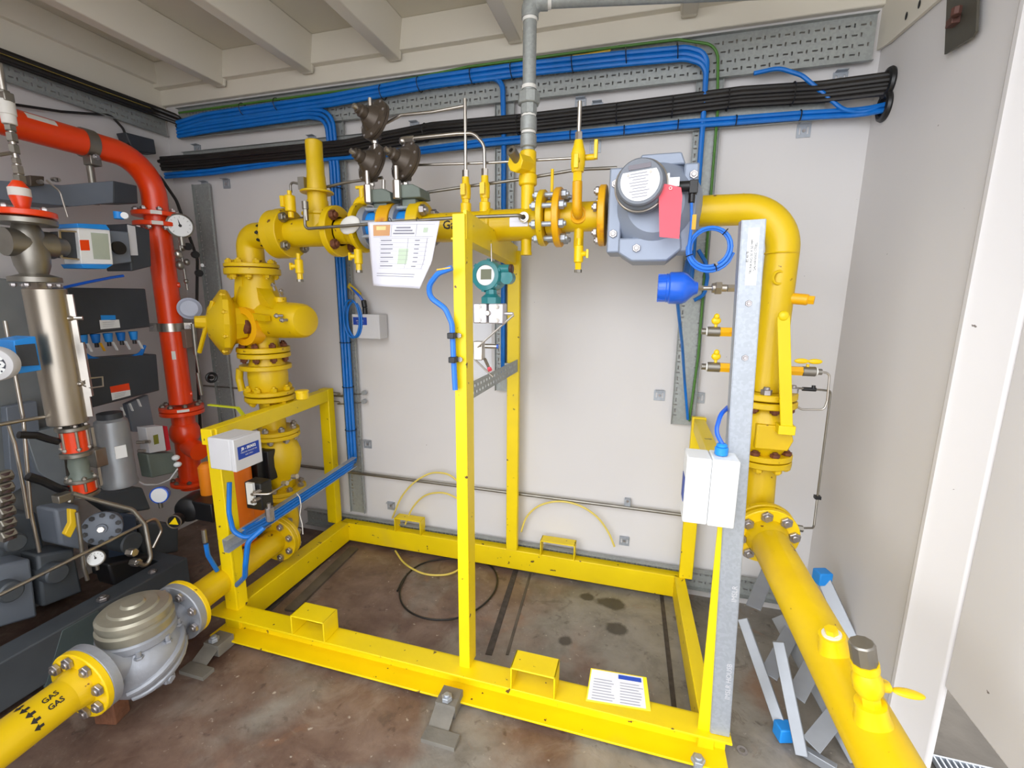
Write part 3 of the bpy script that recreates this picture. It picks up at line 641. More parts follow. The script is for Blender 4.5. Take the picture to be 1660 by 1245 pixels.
p=at(437,830,y=-.78); m=MB(); m.cyl(p-V((0,0,.04)),p+V((0,0,.02)),.017,n=8,ch=.003); m.cyl(p+V((0,0,.02)),p+V((0,0,.04)),.008,n=12); m.build('air_filter',ZINC,t)
# 6 bottom elbow and inlet pipe to meter body
g0=at(452,872,z=.27); g1=at(20,1193,z=.25); g1.z=.25; gd=(g0-g1).normalized()
t=thing('pipe_elbow','yellow flanged elbow below the orange actuator valve, near the floor','pipe',xl(.2))
b0=g0+gd*.01; m=MB(); m.tube([xl(.47),V((xl(.3).x,xl(.3).y,b0.z)),b0],.057,n=28,fil=.10,seg=10); m.build('elbow',YEL,t)
m=MB(); m.flange(xl(.458),(0,0,1),.11,.02); m.build('flange',YEL,t)
m=MB(); m.flange(b0,gd,.11,.022); m.build('flange',YEL,t)
bolts(t,b0-gd*.035,-gd,.088,8,.010,.014,.05,ZINC,nut=True,ph=.3)
# globe meter body between flanges
def s_at(px):
    best=None
    for i in range(400):
        p=g1+gd*(i*.003); d=p-CAM; x_=830+FPX*d.dot(_r)/d.dot(_f)
        if best is None or abs(x_-px)<best[0]: best=(abs(x_-px),p)
    return best[1]
ga=s_at(296); gb=s_at(141)
t=thing('pipe_spool','short yellow flanged gas pipe between the left frame post and silver meter','pipe',(ga.x,ga.y,.13))
m=MB(); m.cyl(ga,b0-gd*.02,.056,n=28); m.build('pipe',YEL,t)
m=MB(); m.flange(b0-gd*.024,gd,.11,.022); m.build('flange',YEL,t)
m=MB(); m.flange(ga+gd*.012,gd,.112,.020,n=40); m.build('flange',YBR,t)
t=thing('globe_filter','silver cast globe body with round domed cover between two yellow flanges','valve',((ga+gb)/2).xy.to_3d())
gm=(ga+gb)/2+V((0,0,-.045)); L=(ga-gb).length
sd=V((0,0,1)).cross(gd).normalized()
m=MB(); m.flange(ga-gd*.012,gd,.112,.03,n=40); m.build('flange',CAST,t)
m=MB(); m.flange(gb+gd*.012,gd,.112,.03,n=40); m.build('flange',CAST,t)
m=MB(); m.ell(gm+V((0,0,-.01)),(.128,.125,.13),ax=(gd,sd,V((0,0,1))),n=32,m=18); m.cyl(ga-gd*.02,gm+V((0,0,.02)),.062,.095,n=28); m.cyl(gb+gd*.02,gm+V((0,0,.02)),.062,.095,n=28)
m.build('globe',CAST,t,bevel=0)
vd=V((.35,-.94,0)).normalized()
for k,(dz,r_) in enumerate(((.0,.015),(-.38,.012))):
    m=MB(); pts=[]
    for i in range(9):
        a=math.radians(-58+i*14.5); e_=dz+.42*math.sin(a); q=gm+V((0,0,-.01))+gd*(.124*math.cos(e_)*math.sin(a))+(sd if sd.x>0 else -sd)*(.121*math.cos(e_)*math.cos(a))+V((0,0,.126*math.sin(e_))); pts.append(q)
    m.tube(pts,r_,n=10); m.build('cast_rib',CAST,t)
m=MB(); m.lathe(gm+V((0,0,.07)),(0,0,1),[(0,0),(.108,0),(.113,.006),(.113,.028),(.106,.034),(0,.034)],n=40); m.build('body_rim',CAST,t)
m=MB(); m.lathe(gm+V((0,0,.104)),(0,0,1),[(0,0),(.106,0),(.110,.004),(.110,.03),(.102,.036),(.102,.042),(.106,.046),(.106,.066),(.098,.074),(.072,.078),(.068,.086),(.036,.09),(.03,.098),(0,.10)],n=40); m.build('cover',mat('brushed_aluminium_cover',(168,164,148),.38,.6,var=.12,vs=14,bump=.08,bs=30),t)
for i in range(8):
    a=math.radians(i*45+10); d_=V((math.cos(a),math.sin(a),0)); bolt1(t,gm+d_*.112+V((0,0,.062)),V((0,0,-1)),.008,.008,.02,CAST)
bolts(t,ga-gd*.027,-gd,.09,8,.010,.012,.0,ZINC,nut=False,ph=.35)
for p,s_ in ((gm+(sd if sd.x>0 else -sd)*.10+V((0,0,-.08)),1),): bolt1(t,p,(sd if sd.x>0 else -sd),.012,.014,.02,CAST)
# inlet pipe out to the lower left
t=thing('gas_pipe','yellow gas pipe leaving the photo at bottom left, printed GAS','pipe',(g1.x,g1.y,.19))
g2=g1-gd*.55
m=MB(); m.cyl(g2,gb-gd*.0,.057,n=40); m.lathe(gb-gd*.06,gd,[(.0575,0),(.064,.03),(.07,.05),(.058,.052)],n=36); m.build('pipe',YEL,t)
m=MB(); m.flange(gb-gd*.012,gd,.112,.022,n=40); m.build('flange',YBR,t)
bolts(t,gb-gd*.024,-gd,.088,8,.011,.012,.0,ZINC,nut=False,ph=.15)
def onp(o,d,r,ang,s,side): # point on pipe surface; ang radians around, s along
    n_=V((0,0,1))*math.cos(ang)+side*math.sin(ang); return o+d*s+n_*r
sv=sd if sd.x>0 else -sd
go=gb-gd*.095
for k,an in enumerate((.48,.92)):
    m=MB(); text(m,'GAS',.021,lambda a,b_:onp(go,gd,.0582,an-b_/.058,a-.012,sv),0,bold=.0006); m.build('pipe_marking',INK,t)
for k in range(5):
    an=-.15+k*.38
    for s0 in (-.062,):
        m=MB(); pts=[(.013,0),(0,.010),(0,.004),(-.010,.004),(-.010,-.004),(0,-.004),(0,-.010)]
        m.add([onp(go,gd,.0584,an+b_/.058,s0-a,sv) for a,b_ in pts],[tuple(range(7))]); m.build('arrow_mark',INK,t)
        break
# brick block under flange
p=at(168,1175,z=0); m=MB(); m.box((p.x,p.y+.03,.06),(.075,.06,.12),rz=.25); tag(m.build('support_block',BRK,bevel=.004),'reddish brown block propping the yellow flange left of the floor','block')
# 7 vent tee spool on the run
t=thing('pipe_tee','yellow flanged tee with tall vent stack at left of the top run','pipe',(-1.37,YP,1.6))
m=MB(); m.cyl((-1.55,YP,ZR),(-1.27,YP,ZR),.06,n=28); m.lathe((-1.375,YP,ZR),(0,0,1),[(0,0),(.062,0),(.062,.065),(.068,.07),(.068,.078),(.045,.082),(.043,.13),(0,.13)],n=28); m.build('tee_body',YEL,t)
m=MB(); m.flange((-1.545,YP,ZR),(1,0,0),.105,.05); m.build('flange',YEL,t)
m=MB(); m.flange((-1.285,YP,ZR),(1,0,0),.105,.03); m.build('flange',YEL,t)
bolts(t,(-1.52,YP,ZR),(1,0,0),.082,4,.012,.02,.02,STD,nut=False,ph=.78)
bolts(t,(-1.27,YP,ZR),(1,0,0),.082,4,.012,.02,.02,RUST,nut=False,ph=.78)
vx=V((-1.375,YP,0))
m=MB(); m.lathe(vx+V((0,0,1.845)),(0,0,1),[(0,0),(.04,0),(.04,.05),(.038,.10),(.036,.11),(.036,.16),(.034,.165),(.035,.24),(.03,.245),(0,.245)],n=24); m.build('vent_stack',YEL,t)
m=MB(); m.flange(vx+V((0,0,1.885)),(0,0,1),.068,.008,n=24); m.build('stack_collar',YEL,t)
m=MB(); p=vx+V((-.042,-.03,1.915)); m.box(p,(.03,.03,.05)); m.build('stack_tag',STD,t)
# small vent valve left of stack
p=at(470,325,y=YP-.05); m=MB(); m.cyl(p+V((0,0,-.045)),p+V((0,0,.02)),.022,n=16,ch=.003); m.cyl(p+V((0,0,-.07)),p+V((0,0,-.045)),.012,n=12); m.cyl(p+V((0,0,.02)),p+V((0,0,.04)),.009,n=12); m.box(p+V((-.025,-.012,-.005)),(.018,.02,.045)); 
tag(m.build('needle_valve',YBR,bevel=.002),'small yellow needle valve on the flange left of the vent stack','valve')
# 8 turbine regulator section
t=thing('regulator_body','yellow sandwich regulators with grey tie bars and two grey-green heads','regulator',(-1.0,YP,1.6))
m=MB(); m.cyl((-1.27,YP,ZR),(-1.16,YP,ZR),.052,n=24); m.ell((-1.20,YP,ZR),(.045,.062,.062)); m.build('pipe',YEL,t)
for i,(x,th,R,mm) in enumerate(((-1.16,.018,.10,YEL),(-1.125,.03,.085,CAST),(-1.02,.055,.092,YLO),(-.98,.02,.088,CAST),(-.89,.05,.092,YEL))):
    m=MB(); m.flange((x,YP,ZR+.01),(1,0,0),R,th); m.build('clamp_disc',mm,t)
for a,b_ in ((-1.12,-1.03),(-.97,-.90)):
    m=MB(); m.cyl((a,YP,ZR+.01),(b_,YP,ZR+.01),.062,n=28); m.build('blue_ring',BLP,t)
    for an in (60,120,20,160,-30,210):
        an=math.radians(an); yy,zz=YP-.078*math.sin(an+1.1),ZR+.01+.078*math.cos(an+1.1)
        m=MB(); m.cyl((a,yy,zz),(b_,yy,zz),.008,n=12); m.build('tie_bar',GALV,t)
m=MB(); m.cyl((-.87,YP,ZR),(-.80,YP,ZR),.055,n=24); m.build('pipe_end',YEL,t)
bolts(t,(-.865,YP,ZR+.01),(1,0,0),.072,4,.012,.02,.02,ZINC,nut=False,ph=.78)
for i,(px,py) in enumerate(((622,325),(668,318))):
    p=at(px,py,y=YP-.02)
    m=MB(); m.box(p+V((0,0,-.035)),(.06,.06,.04)); m.prism([p+V((-.06,-.045,-.015)),p+V((.06,-.045,-.015)),p+V((.055,-.045,.02)),p+V((.025,-.045,.035)),p+V((-.03,-.045,.035)),p+V((-.06,-.045,.02))],(0,.09,0)); m.build('regulator_head',GRC,t,bevel=.004)
    m=MB(); q=p+V((-.035,-.055,.01)); m.cyl(q+V((0,0,-.03)),q+V((0,0,.04)),.016,n=6,ch=.003); m.cyl(q+V((0,0,.04)),q+V((0,0,.09)),.009,n=12); m.build('head_fitting',STEEL,t)
# cock valves near the regulators
def elbow_valve(px,py,lab,s=1):
    p=at(px,py,y=YP); m=MB(); m.tube([p+V((0,0,-.13)),p,p+V((.07,-.01,0))],.018,n=16,fil=.03); o=m.build('drain_valve',YBR); tag(o,lab,'valve')
    m=MB(); m.cyl(p+V((.035,-.01,.0)),p+V((.035,-.01,.045)),.012,n=12); m.build('stem',YBR,o); m=MB(); m.box(p+V((.035,-.01,.05)),(.055,.014,.012)); m.build('tap_handle',YBR,o,bevel=.002)
elbow_valve(578,326,'yellow elbow vent valve behind the regulators')
def hang_valve(px,py,y,lab,s=1.,side=-1):
    p=at(px,py,y=y); t=thing('drain_valve',lab,'valve',p+V((0,0,-.05)))
    m=MB(); m.cyl(p+V((0,0,.03)),p+V((0,0,.055)),.009*s,n=12); m.cyl(p+V((0,0,-.03)),p+V((0,0,.03)),.017*s,n=16,ch=.003); m.cyl(p+V((0,0,-.055)),p+V((0,0,-.03)),.012*s,n=6); m.build('valve_body',YBR,t)
    m=MB(); m.cyl(p,p+V((side*.03,-.01,0)),.009*s,n=12); m.box(p+V((side*.033,-.01,0)),(.008,.014,.03)); m.build('tap_handle',YBR,t)
    m=MB(); m.cyl(p+V((0,0,-.065)),p+V((0,0,-.055)),.014*s,n=8); m.build('plug',STD,t)
hang_valve(485,432,-.50,'small yellow drain valve hanging under the left flange pair')
hang_valve(581,416,-.50,'small yellow drain valve hanging left of the paper notice')
# 9 main run pipe to orifice flange
t=thing('gas_pipe','yellow gas pipe run passing over the centre rail, upper middle','pipe',(-.6,YP,1.65))
m=MB(); m.lathe((-.80,YP,ZR),(1,0,0),[(0,0),(.056,0),(.056,.20),(.064,.205),(.064,.215),(.058,.22),(.058,.40),(0,.40)],n=36); m.build('pipe',YLO if 0 else YEL,t)
m=MB(); text(m,'Gas',.045,lambda a,b_:V((-.735+a,YP,ZR))+V((0,-math.cos((b_+.0)/.056),math.sin((b_+.0)/.056)))*.0568,0,bold=.001); m.build('pipe_marking',INK,t)
m=MB(); 
for (u,v) in (((-.50,-.43)),): m.add([V((x,YP,ZR))+V((0,-math.cos(a),math.sin(a)))*.0592 for a in (-.25,.0,.2,.4) for x in (u,v)],[(0,1,3,2),(2,3,5,4),(4,5,7,6)])
m.build('pipe_label',PAP,t)
m=MB(); m.flange((-.385,YP,ZR+.02),(1,0,0),.100,.022); fl=m.build('flange',YEL,t)
bolts(t,(-.396,YP,ZR+.02),(-1,0,0),.082,8,.009,.016,.09,GALV,nut=False,ph=.39,name='stud_bolt')
m=MB(); m.cyl((-.45,YP,ZR-.1),(-.45,YP,ZR-.02),.02,n=16); m.cyl((-.45,YP,ZR-.112),(-.45,YP,ZR-.1),.022,n=16); m.build('drain_stub',YEL,t)
for px,lab in ((755,0),(786,1)):
    p=at(px,312,y=YP); p.z=1.78
    q=thing('needle_valve',['yellow needle valve on the run, left one of a pair by the centre post','yellow needle valve on the run, right one of a pair by the centre post'][lab],'valve',p)
    m=MB(); m.cyl(p-V((0,0,.02)),p+V((0,0,.03)),.021,n=16,ch=.002); m.cyl(p+V((0,0,.03)),p+V((0,0,.045)),.015,n=6); m.lathe(p+V((0,0,.045)),(0,0,1),[(0,0),(.018,0),(.020,.02),(.019,.05),(.014,.06),(.014,.08),(0,.08)],n=16); m.build('valve_body',YBR,q)
    m=MB(); m.box(p+V((0,-.028,.075)),(.018,.010,.040)); m.cyl(p+V((0,-.0,.075)),p+V((0,-.028,.075)),.009,n=10); m.build('tap_handle',YBR,q)
    m=MB(); m.hexn(p+V((0,0,.12)),p+V((0,0,.15)),.013); m.build('fitting',STEEL,q)
# spool between orifice flange and meter
t=thing('pipe_spool','short yellow pipe between the studded flange pair and grey gas meter','pipe',(-.25,YP,1.65))
m=MB(); m.cyl((-.325,YP,ZR+.02),(-.165,YP,ZR+.02),.052,n=32); m.build('pipe',YEL,t)
m=MB(); m.flange((-.325,YP,ZR+.02),(1,0,0),.105,.024); m.build('flange',YLO,t)
m=MB(); m.flange((-.165,YP,ZR+.02),(1,0,0),.105,.024); m.build('flange',YLO,t)
m=MB(); m.flange((-.355,YP,ZR+.02),(1,0,0),.062,.03); m.cyl((-.355,YP,ZR+.08),(-.355,YP,ZR+.19),.006,n=8); m.build('orifice_plate',YBR,t)
bolts(t,(-.313,YP,ZR+.02),(1,0,0),.082,8,.009,.018,.0,GALV,nut=False,ph=.39,name='stud_bolt')
bolts(t,(-.18,YP,ZR+.02),(-1,0,0),.085,6,.009,.012,.0,ZINC,nut=False,ph=.2)
vp=V((-.248,YP-.045,ZR+.02))
m=MB(); m.torus(vp,(0,1,0),.024,.008,n=20,m=8); m.tube([vp+V((0,.02,0)),vp+V((0,-.04,0)),vp+V((0,-.05,.10))],.017,n=16,fil=.03); m.build('tapping',YLO,t)
# valve above
q=thing('needle_valve','yellow double needle valve rising in front of pipe left of the grey meter','valve',vp+V((0,-.05,.1)))
b=vp+V((0,-.05,.10)); m=MB(); m.cyl(b,b+V((0,0,.03)),.016,n=6); m.lathe(b+V((0,0,.03)),(0,0,1),[(0,0),(.02,0),(.024,.02),(.024,.06),(.018,.08),(.014,.10),(0,.10)],n=20); m.build('valve_body',YBR,q)
m=MB(); m.cyl(b+V((0,-.01,.06)),b+V((0,-.04,.06)),.01,n=12); m.box(b+V((0,-.042,.055)),(.016,.01,.045)); m.build('tap_handle',YBR,q,bevel=.002)
m=MB(); m.cyl(b+V((0,.02,.08)),b+V((.055,.02,.08)),.010,n=12); m.box(b+V((.058,.01,.10)),(.012,.02,.06)); m.build('tap_handle',YBR,q,bevel=.002)
m=MB(); m.hexn(b+V((0,0,.13)),b+V((0,0,.155)),.013); m.cyl(b+V((0,0,.155)),b+V((0,0,.25)),.007,n=12); m.build('fitting',STEEL,q)
hang_valve(938,412,-.50,'small yellow drain valve hanging below pipe left of the grey meter',side=1)
m=MB(); p=at(938,388,y=-.47); m.cyl(p+V((0,0,-.03)),p+V((0,0,.04)),.018,n=16); tag(m.build('drain_stub',YEL),'short yellow stub joining the drain valve to the pipe by meter','pipe')
# pressure relief valve and grey riser
rx=-.447
q=thing('relief_tee','yellow tee fitting with open brown nozzle under the grey riser','fitting',(rx,-.5,1.8))
m=MB(); m.cyl((rx,YP,ZR+.04),(rx,YP,1.86),.025,n=24); m.cyl((rx,YP,1.86),(rx,YP,1.90),.034,n=24,ch=.004); m.cyl((rx,YP,1.90),(rx,YP,1.98),.030,n=24,ch=.004); m.cyl((rx,YP,1.93),(rx-.03,YP-.075,1.925),.034,n=8,ch=.003); m.build('tee_body',YBR,q)
m=MB(); o=V((rx-.02,YP-.06,1.93)); d_=V((-.22,-.9,.40)).normalized(); m.lathe(o,d_,[(.017,0),(.017,.06),(.008,.06),(.008,.03),(0,.03)],n=18); m.build('nozzle',STD,q)
q=thing('riser_pipe','grey galvanised riser pipe bending along the ceiling above the yellow tee','pipe',(rx,YP,2.0))
m=MB(); m.tube([(rx,YP,1.975),(rx,YP,2.465),(rx+.9,YP+.18,2.465)],.024,n=24,fil=.055); m.build('pipe',GALD,q)
for z,r_,h in ((1.99,.030,.045),(2.045,.030,.05)): 
    m=MB(); m.cyl((rx,YP,z),(rx,YP,z+h),r_,n=20,ch=.004); m.build('coupling',GALD,q)
m=MB(); m.cyl((rx,YP,2.10),(rx,YP,2.15),.030,n=8,ch=.003); m.cyl((rx,YP,2.135),(rx,YP,2.175),.040,n=8,ch=.003); m.build('union_nut',GALD,q)
for z in (2.038,2.095,2.185,2.40): 
    m=MB(); m.cyl((rx,YP,z),(rx,YP,z+.012),.0265,n=24); m.build('thread_tape',WTP,q)
m=MB(); m.tube([(rx,YP,2.41),(rx,YP,2.465),(rx+.06,YP+.012,2.465)],.030,n=20,fil=.05); m.build('elbow',GALD,q)
m=MB(); m.cyl((rx+.06,YP+.012,2.465),(rx+.072,YP+.0144,2.465),.0265,n=20); m.build('thread_tape',WTP,q)
# 10 outlet elbow and valve on the right
t=thing('pipe_elbow','large yellow outlet pipe bending down at right of the grey meter','pipe',(.41,-.47,1.1))
m=MB(); m.tube([(.13,YP,1.745),(.425,YP-.01,1.742),(.418,YP-.015,1.14)],.050,n=36,fil=.135,seg=14); m.torus((.29,YP,1.744),(1,0,0),.0495,.0025,n=36,m=6); m.torus((.42,YP-.015,1.60),(0,0,1),.0495,.0025,n=36,m=6); m.build('pipe',YEL,t)
m=MB(); m.flange((.418,YP-.015,1.128),(0,0,1),.100,.022,n=40); m.build('flange',YEL,t)
bolts(t,(.418,YP-.015,1.139),(0,0,1),.082,8,.010,.018,.0,ZINC,nut=False,ph=.6)
m=MB(); c=V((.41,YP-.06,1.52)); m.torus(c,(.3,-1,0),.020,.005,n=20,m=6); m.build('weld_boss',YEL,t)
m=MB(); c=V((.455,YP-.03,1.455)); m.cyl(c,c+V((.05,-.02,-.005)),.018,n=20,ch=.003); m.cyl(c+V((.05,-.02,-.005)),c+V((.065,-.026,-.006)),.015,n=6); m.build('side_stub',YLO,t)
XV=.428
t=thing('outlet_valve','yellow flanged outlet valve with long upright lever at right','valve',(XV,YP-.02,.9))
vc=V((XV,YP-.02,0))
m=MB(); m.flange(V((.42,YP-.015,1.100)),(0,0,1),.100,.022,n=40); m.build('flange',YEL,t)
m=MB(); m.flange(vc+V((0,0,.915)),(0,0,1),.095,.02,n=40); m.build('flange',YEL,t)
m=MB(); m.lathe(vc+V((0,0,.92)),(0,0,1),[(0,0),(.06,0),(.078,.03),(.085,.08),(.078,.13),(.06,.165),(.055,.18),(0,.18)],n=28); m.prism([vc+V((-.045,-.09,.955)),vc+V((.055,-.09,.955)),vc+V((.07,-.085,.99)),vc+V((.055,-.09,1.04)),vc+V((-.045,-.09,1.04))],(0,.05,0)); m.build('valve_body',YEL,t,bevel=.004)
bolts(t,V((.42,YP-.015,1.089)),(0,0,-1),.082,8,.009,.012,.0,RUST,nut=False,ph=.6)
bolts(t,vc+V((0,0,.925)),(0,0,1),.078,8,.009,.012,.0,RUST,nut=False,ph=.3)
l0=vc+V((.035,-.115,1.045)); l1=at(1270,512,y=l0.y-.01)
m=MB(); m.bar(l0,l1,.036,.007,up=(0,1,0)); m.box(l0+V((0,.015,-.01)),(.05,.05,.03)); m.build('lever',YFR,t,bevel=.002)
m=MB(); m.ell(l1,(.016,.010,.016)); m.build('lever_knob',YFR,t)
# bottom elbow to outlet pipe
FC=at(1238,862,y=-.60)
t=thing('gas_pipe','large yellow gas pipe coming towards the viewer at lower right','pipe',(.5,-1.2,.5))
o1=at(1440,1240,z=.575); dirp=(o1-V((FC.x,FC.y,FC.z))).normalized()
fc2=FC+dirp*.02; end=fc2+dirp*1.35
m=MB(); m.cyl(fc2,end,.0575,n=44); m.lathe(fc2,dirp,[(.07,.0),(.066,.015),(.058,.05)],n=40); m.build('pipe',YEL,t)
m=MB(); m.flange(fc2,dirp,.103,.02,n=44); m.build('flange',YBR,t)
bolts(t,fc2+dirp*.010,dirp,.082,8,.011,.012,.03,ZINC,nut=False,ph=.15)
sdp=dirp.cross(V((0,0,1))).normalized()
def pipe_at(py_):  # axis point nearest the viewing ray through a pixel row
    best=None
    for i in range(200):
        p=fc2+dirp*(i*.0065); d=p-CAM; z_=d.dot(_f); y_=622.5-FPX*d.dot(_u)/z_
        if best is None or abs(y_-py_)<best[0]: best=(abs(y_-py_),p)
    return best[1]
for i,(py_,nm) in enumerate(((1085,'plug_boss'),(1200,'valve_boss'))):
    p=pipe_at(py_); up=(V((0,0,1))+sdp*.25).normalized(); m=MB(); m.lathe(p+up*.045,up,[(0,0),(.034,0),(.029,.02),(.027,.045),(0,.045)],n=24); m.build(nm,YBR,t)
    if i==0:
        m=MB(); m.lathe(p+up*.088,up,[(0,0),(.020,0),(.020,.006),(0,.006)],n=24); m.build('tape_ring',WTP,t); m=MB(); m.cyl(p+up*.092,p+up*.106,.014,n=6); m.build('plug',YBR,t)
    else:
        v=thing('tap_valve','yellow butterfly tap with grey cap standing on the large pipe at lower right','valve',p+up*.09)
        m=MB(); m.cyl(p+up*.088,p+up*.115,.018,n=6,ch=.002); m.lathe(p+up*.112,up,[(0,0),(.02,0),(.026,.012),(.026,.035),(.02,.05),(.024,.055),(.024,.07),(0,.07)],n=20); m.build('valve_body',YBR,v)
        m=MB(); m.cyl(p+up*.18,p+up*.225,.022,n=10,ch=.003); m.build('cap',STD,v)
        a=p+up*.13; m=MB(); h_=V((.9,.35,-.2)).normalized(); m.cyl(a,a+h_*.045,.010,n=12); m.ell(a+h_*.05+V((.028,-.006,0)),(.028,.012,.006)); m.ell(a+h_*.05+V((-.02,.012,.0)),(.026,.012,.006)); m.build('butterfly_handle',YBR,v)
t=thing('pipe_elbow','yellow pipe drop with blind flange behind the large outlet pipe','pipe',(XV,YP-.02,.65))
m=MB(); m.tube([vc+V((0,0,.90)),V((XV+.005,YP-.03,FC.z)),FC+dirp*.0],.052,n=32,fil=.08); m.build('elbow',YEL,t)
m=MB(); m.flange(vc+V((0,0,.891)),(0,0,1),.095,.02,n=40); m.build('flange',YEL,t)
bolts(t,vc+V((0,0,.881)),(0,0,-1),.078,8,.009,.012,.0,YEL,nut=False,ph=.3)
m=MB(); m.flange(FC-dirp*.012,dirp,.103,.02,n=44); m.build('flange',YEL,t)
# ---------------------------------------------------------------- instruments and boxes
def hs(p,w):  # real half size of something w pixels wide at point p
    d=V(p)-CAM; z_=d.dot(_f); a=math.atan(abs(d.dot(_r))/z_); return w/2*z_/FPX*math.cos(a)
# grey rotary gas meter
MC=V((0.0,-.47,1.742))
t=thing('gas_meter','grey rotary gas meter with round white index and red tag in the top run','gas meter',(0,-.47,1.55))
m=MB(); m.lathe(MC+V((.012,.13,.012)),(0,-1,0),[(0,0),(.13,0),(.158,.02),(.160,.13),(.150,.17),(.132,.20),(.11,.225),(.09,.24),(0,.24)],n=48); m.build('body',MET,t)
m=MB()
for x in (-.118,.118):
    m=MB(); m.box(MC+V((x,-.0,0)),(.046,.16,.275)); m.build('side_plate',MET,t,bevel=.006)
m=MB(); m.prism([MC+V((-.10,-.09,-.09)),MC+V((.10,-.09,-.09)),MC+V((.105,-.09,-.13)),MC+V((.06,-.09,-.168)),MC+V((-.055,-.09,-.168)),MC+V((-.10,-.09,-.14))],(0,.20,0)); m.build('sump',MET,t,bevel=.006)
m=MB(); m.prism([MC+V((-.06,-.06,.14)),MC+V((.10,-.06,.14)),MC+V((.085,-.06,.178)),MC+V((-.04,-.06,.178))],(0,.14,0)); m.build('top_boss',MET,t,bevel=.005)
for x,z in ((-.12,.085),(-.12,-.075),(.125,.10),(-.04,-.125)): bolt1(t,MC+V((x,-.083-.01*(z<-.1),z)),(0,-1,0),.008,.006,.01,ZINC)
ic=MC+V((-.033,-.135,.055)); ia=V((-.06,-1,.05)).normalized()
m=MB(); m.lathe(ic,ia,[(0,0),(.080,0),(.082,.02),(.076,.03),(.076,.045),(.070,.052),(.070,.075),(.066,.08),(0,.08)],n=44); ix=m.build('index_housing',mat('grey_index_housing',(112,118,128),.4),t)
m=MB(); m.torus(ic+ia*.036,ia,.078,.004,n=44,m=8); m.build('clamp_ring',STEEL,ix)
X_,Y_,Z_=V((1,0,0)),V((0,0,1)),ia; X_=(X_-ia*X_.dot(ia)).normalized(); Y_=-X_.cross(ia)
if Y_.z<0: Y_=-Y_
X_=(X_*math.cos(.09)+Y_*math.sin(.09)); Y_=(Y_-X_*Y_.dot(X_)).normalized()
f0=ic+ia*.0812
m=MB(); pts=[f0+X_*(.058*math.cos(a))+Y_*(.058*math.sin(a)) for a in [math.radians(-212+i*(244/28)) for i in range(29)]]; m.add(pts,[tuple(range(29))]); m.build('index_plate',WHT,ix)
m=MB(); text(m,'VE  G65',.011,flat(f0+ia*.0008+Y_*.018,X_,Y_)); text(m,'Qmax 100 m3/h',.007,flat(f0+ia*.0008+Y_*.004,X_,Y_)); text(m,'Qmin 0.6 m3/h  pmax 16 bar',.006,flat(f0+ia*.0008-Y_*.008,X_,Y_)); text(m,'2011',.008,flat(f0+ia*.0008-Y_*.024,X_,Y_)); m.build('index_print',INKG,ix) if 0 else None
m=MB(); 
for i in range(9):
    yy=.022-i*.0085; wv=.028+.006*math.sin(i*2.3)
    if abs(yy)>.05: continue
    m.add([f0+ia*.0008+X_*u+Y_*(yy+v) for u,v in ((-wv,0),(wv*.8,0),(wv*.8,.0022),(-wv,.0022))],[(0,1,2,3)])
m.build('index_print',INKG,ix); 
m=MB(); m.add([f0+ia*.001+X_*u+Y_*v for u,v in ((-.032,.036),(.034,.036),(.034,.050),(-.032,.050))],[(0,1,2,3)]); m.build('counter_window',mat('dark_counter_window',(96,88,98),.15),ix)
m=MB(); 
for (u,v) in ((-.034,.022),(.032,.022)): m.cyl(f0+X_*u+Y_*v,f0+X_*u+Y_*v+ia*.002,.004,n=12)
m.build('screw',STD,ix)
# plug connector and cable on meter
m=MB(); pc=at(1112,302,y=-.60); m.cyl(pc+V((-.03,0,0)),pc+V((.012,0,0)),.016,n=16,ch=.002); m.box(pc+V((.022,0,-.004)),(.026,.03,.04)); m.cyl(pc+V((.02,0,-.05)),pc+V((.02,0,-.015)),.010,n=14); m.build('plug',BLKP,t,bevel=.002)
m=MB(); p=at(1092,295,y=-.64); m.box(p,(.034,.006,.026)); m.box(p+V((-.016,0,.006)),(.007,.007,.04)); m.build('white_seal',WHT,t)
# red hanging tag
tg=[at(1077,298,y=-.66),at(1088,300,y=-.66),at(1104,304,y=-.655),at(1106,318,y=-.655),at(1101,387,y=-.665),at(1069,384,y=-.665),at(1068,318,y=-.66)]
m=MB(); m.prism(tg,(0,-.0012,0)); o=tag(m.build('paper_tag',PNK),'pinkish red card tag hanging on the front of the grey gas meter','tag')
m=MB(); p=at(1087,305,y=-.663); m.torus(p,(0,1,0),.004,.0012,n=14,m=6); m.build('eyelet',WTP,o)
# coiled blue cable and label
cy=-.60
pts=[at(1121,345,y=cy),at(1121,365,y=cy),at(1119,400,y=cy)]
cc=at(1151,402,y=cy); R1=.062
def ring(c,R,a0,a1,n,dy=0,ph=0): return [c+V((R*math.cos(math.radians(a0+(a1-a0)*i/n)),dy*i/n,R*math.sin(math.radians(a0+(a1-a0)*i/n)))) for i in range(n+1)]
coil=[pc+V((.02,0,-.05))]+pts[:2]+ring(cc,.064,170,170+360,26,.008)+ring(cc+V((.003,.008,-.002)),.070,175,175+150,10,.004)+[at(1189,410,y=cy+.02)]
t=thing('blue_cable_coil','coil of blue cable with a yellow label hanging right of the grey meter','cable',cc)
m=MB(); m.tube(coil,.0048,n=8); m.build('cable',BLU3,t)
m=MB(); m.tube(ring(cc+V((0,.01,.002)),.057,-60,290,26,.006),.0048,n=8); m.build('cable',BLU3,t)
p=at(1125,360,y=cy-.004); m=MB(); m.box(p,(.012,.003,.045)); m.build('label',YLO,t)
for a in (50,200,290): 
    q=cc+V((.063*math.cos(math.radians(a)),.004,.063*math.sin(math.radians(a)))); m=MB(); m.torus(q,V((-math.sin(math.radians(a)),0,math.cos(math.radians(a)))),.011,.0016,n=14,m=5); m.build('cable_tie',BLKP,t)
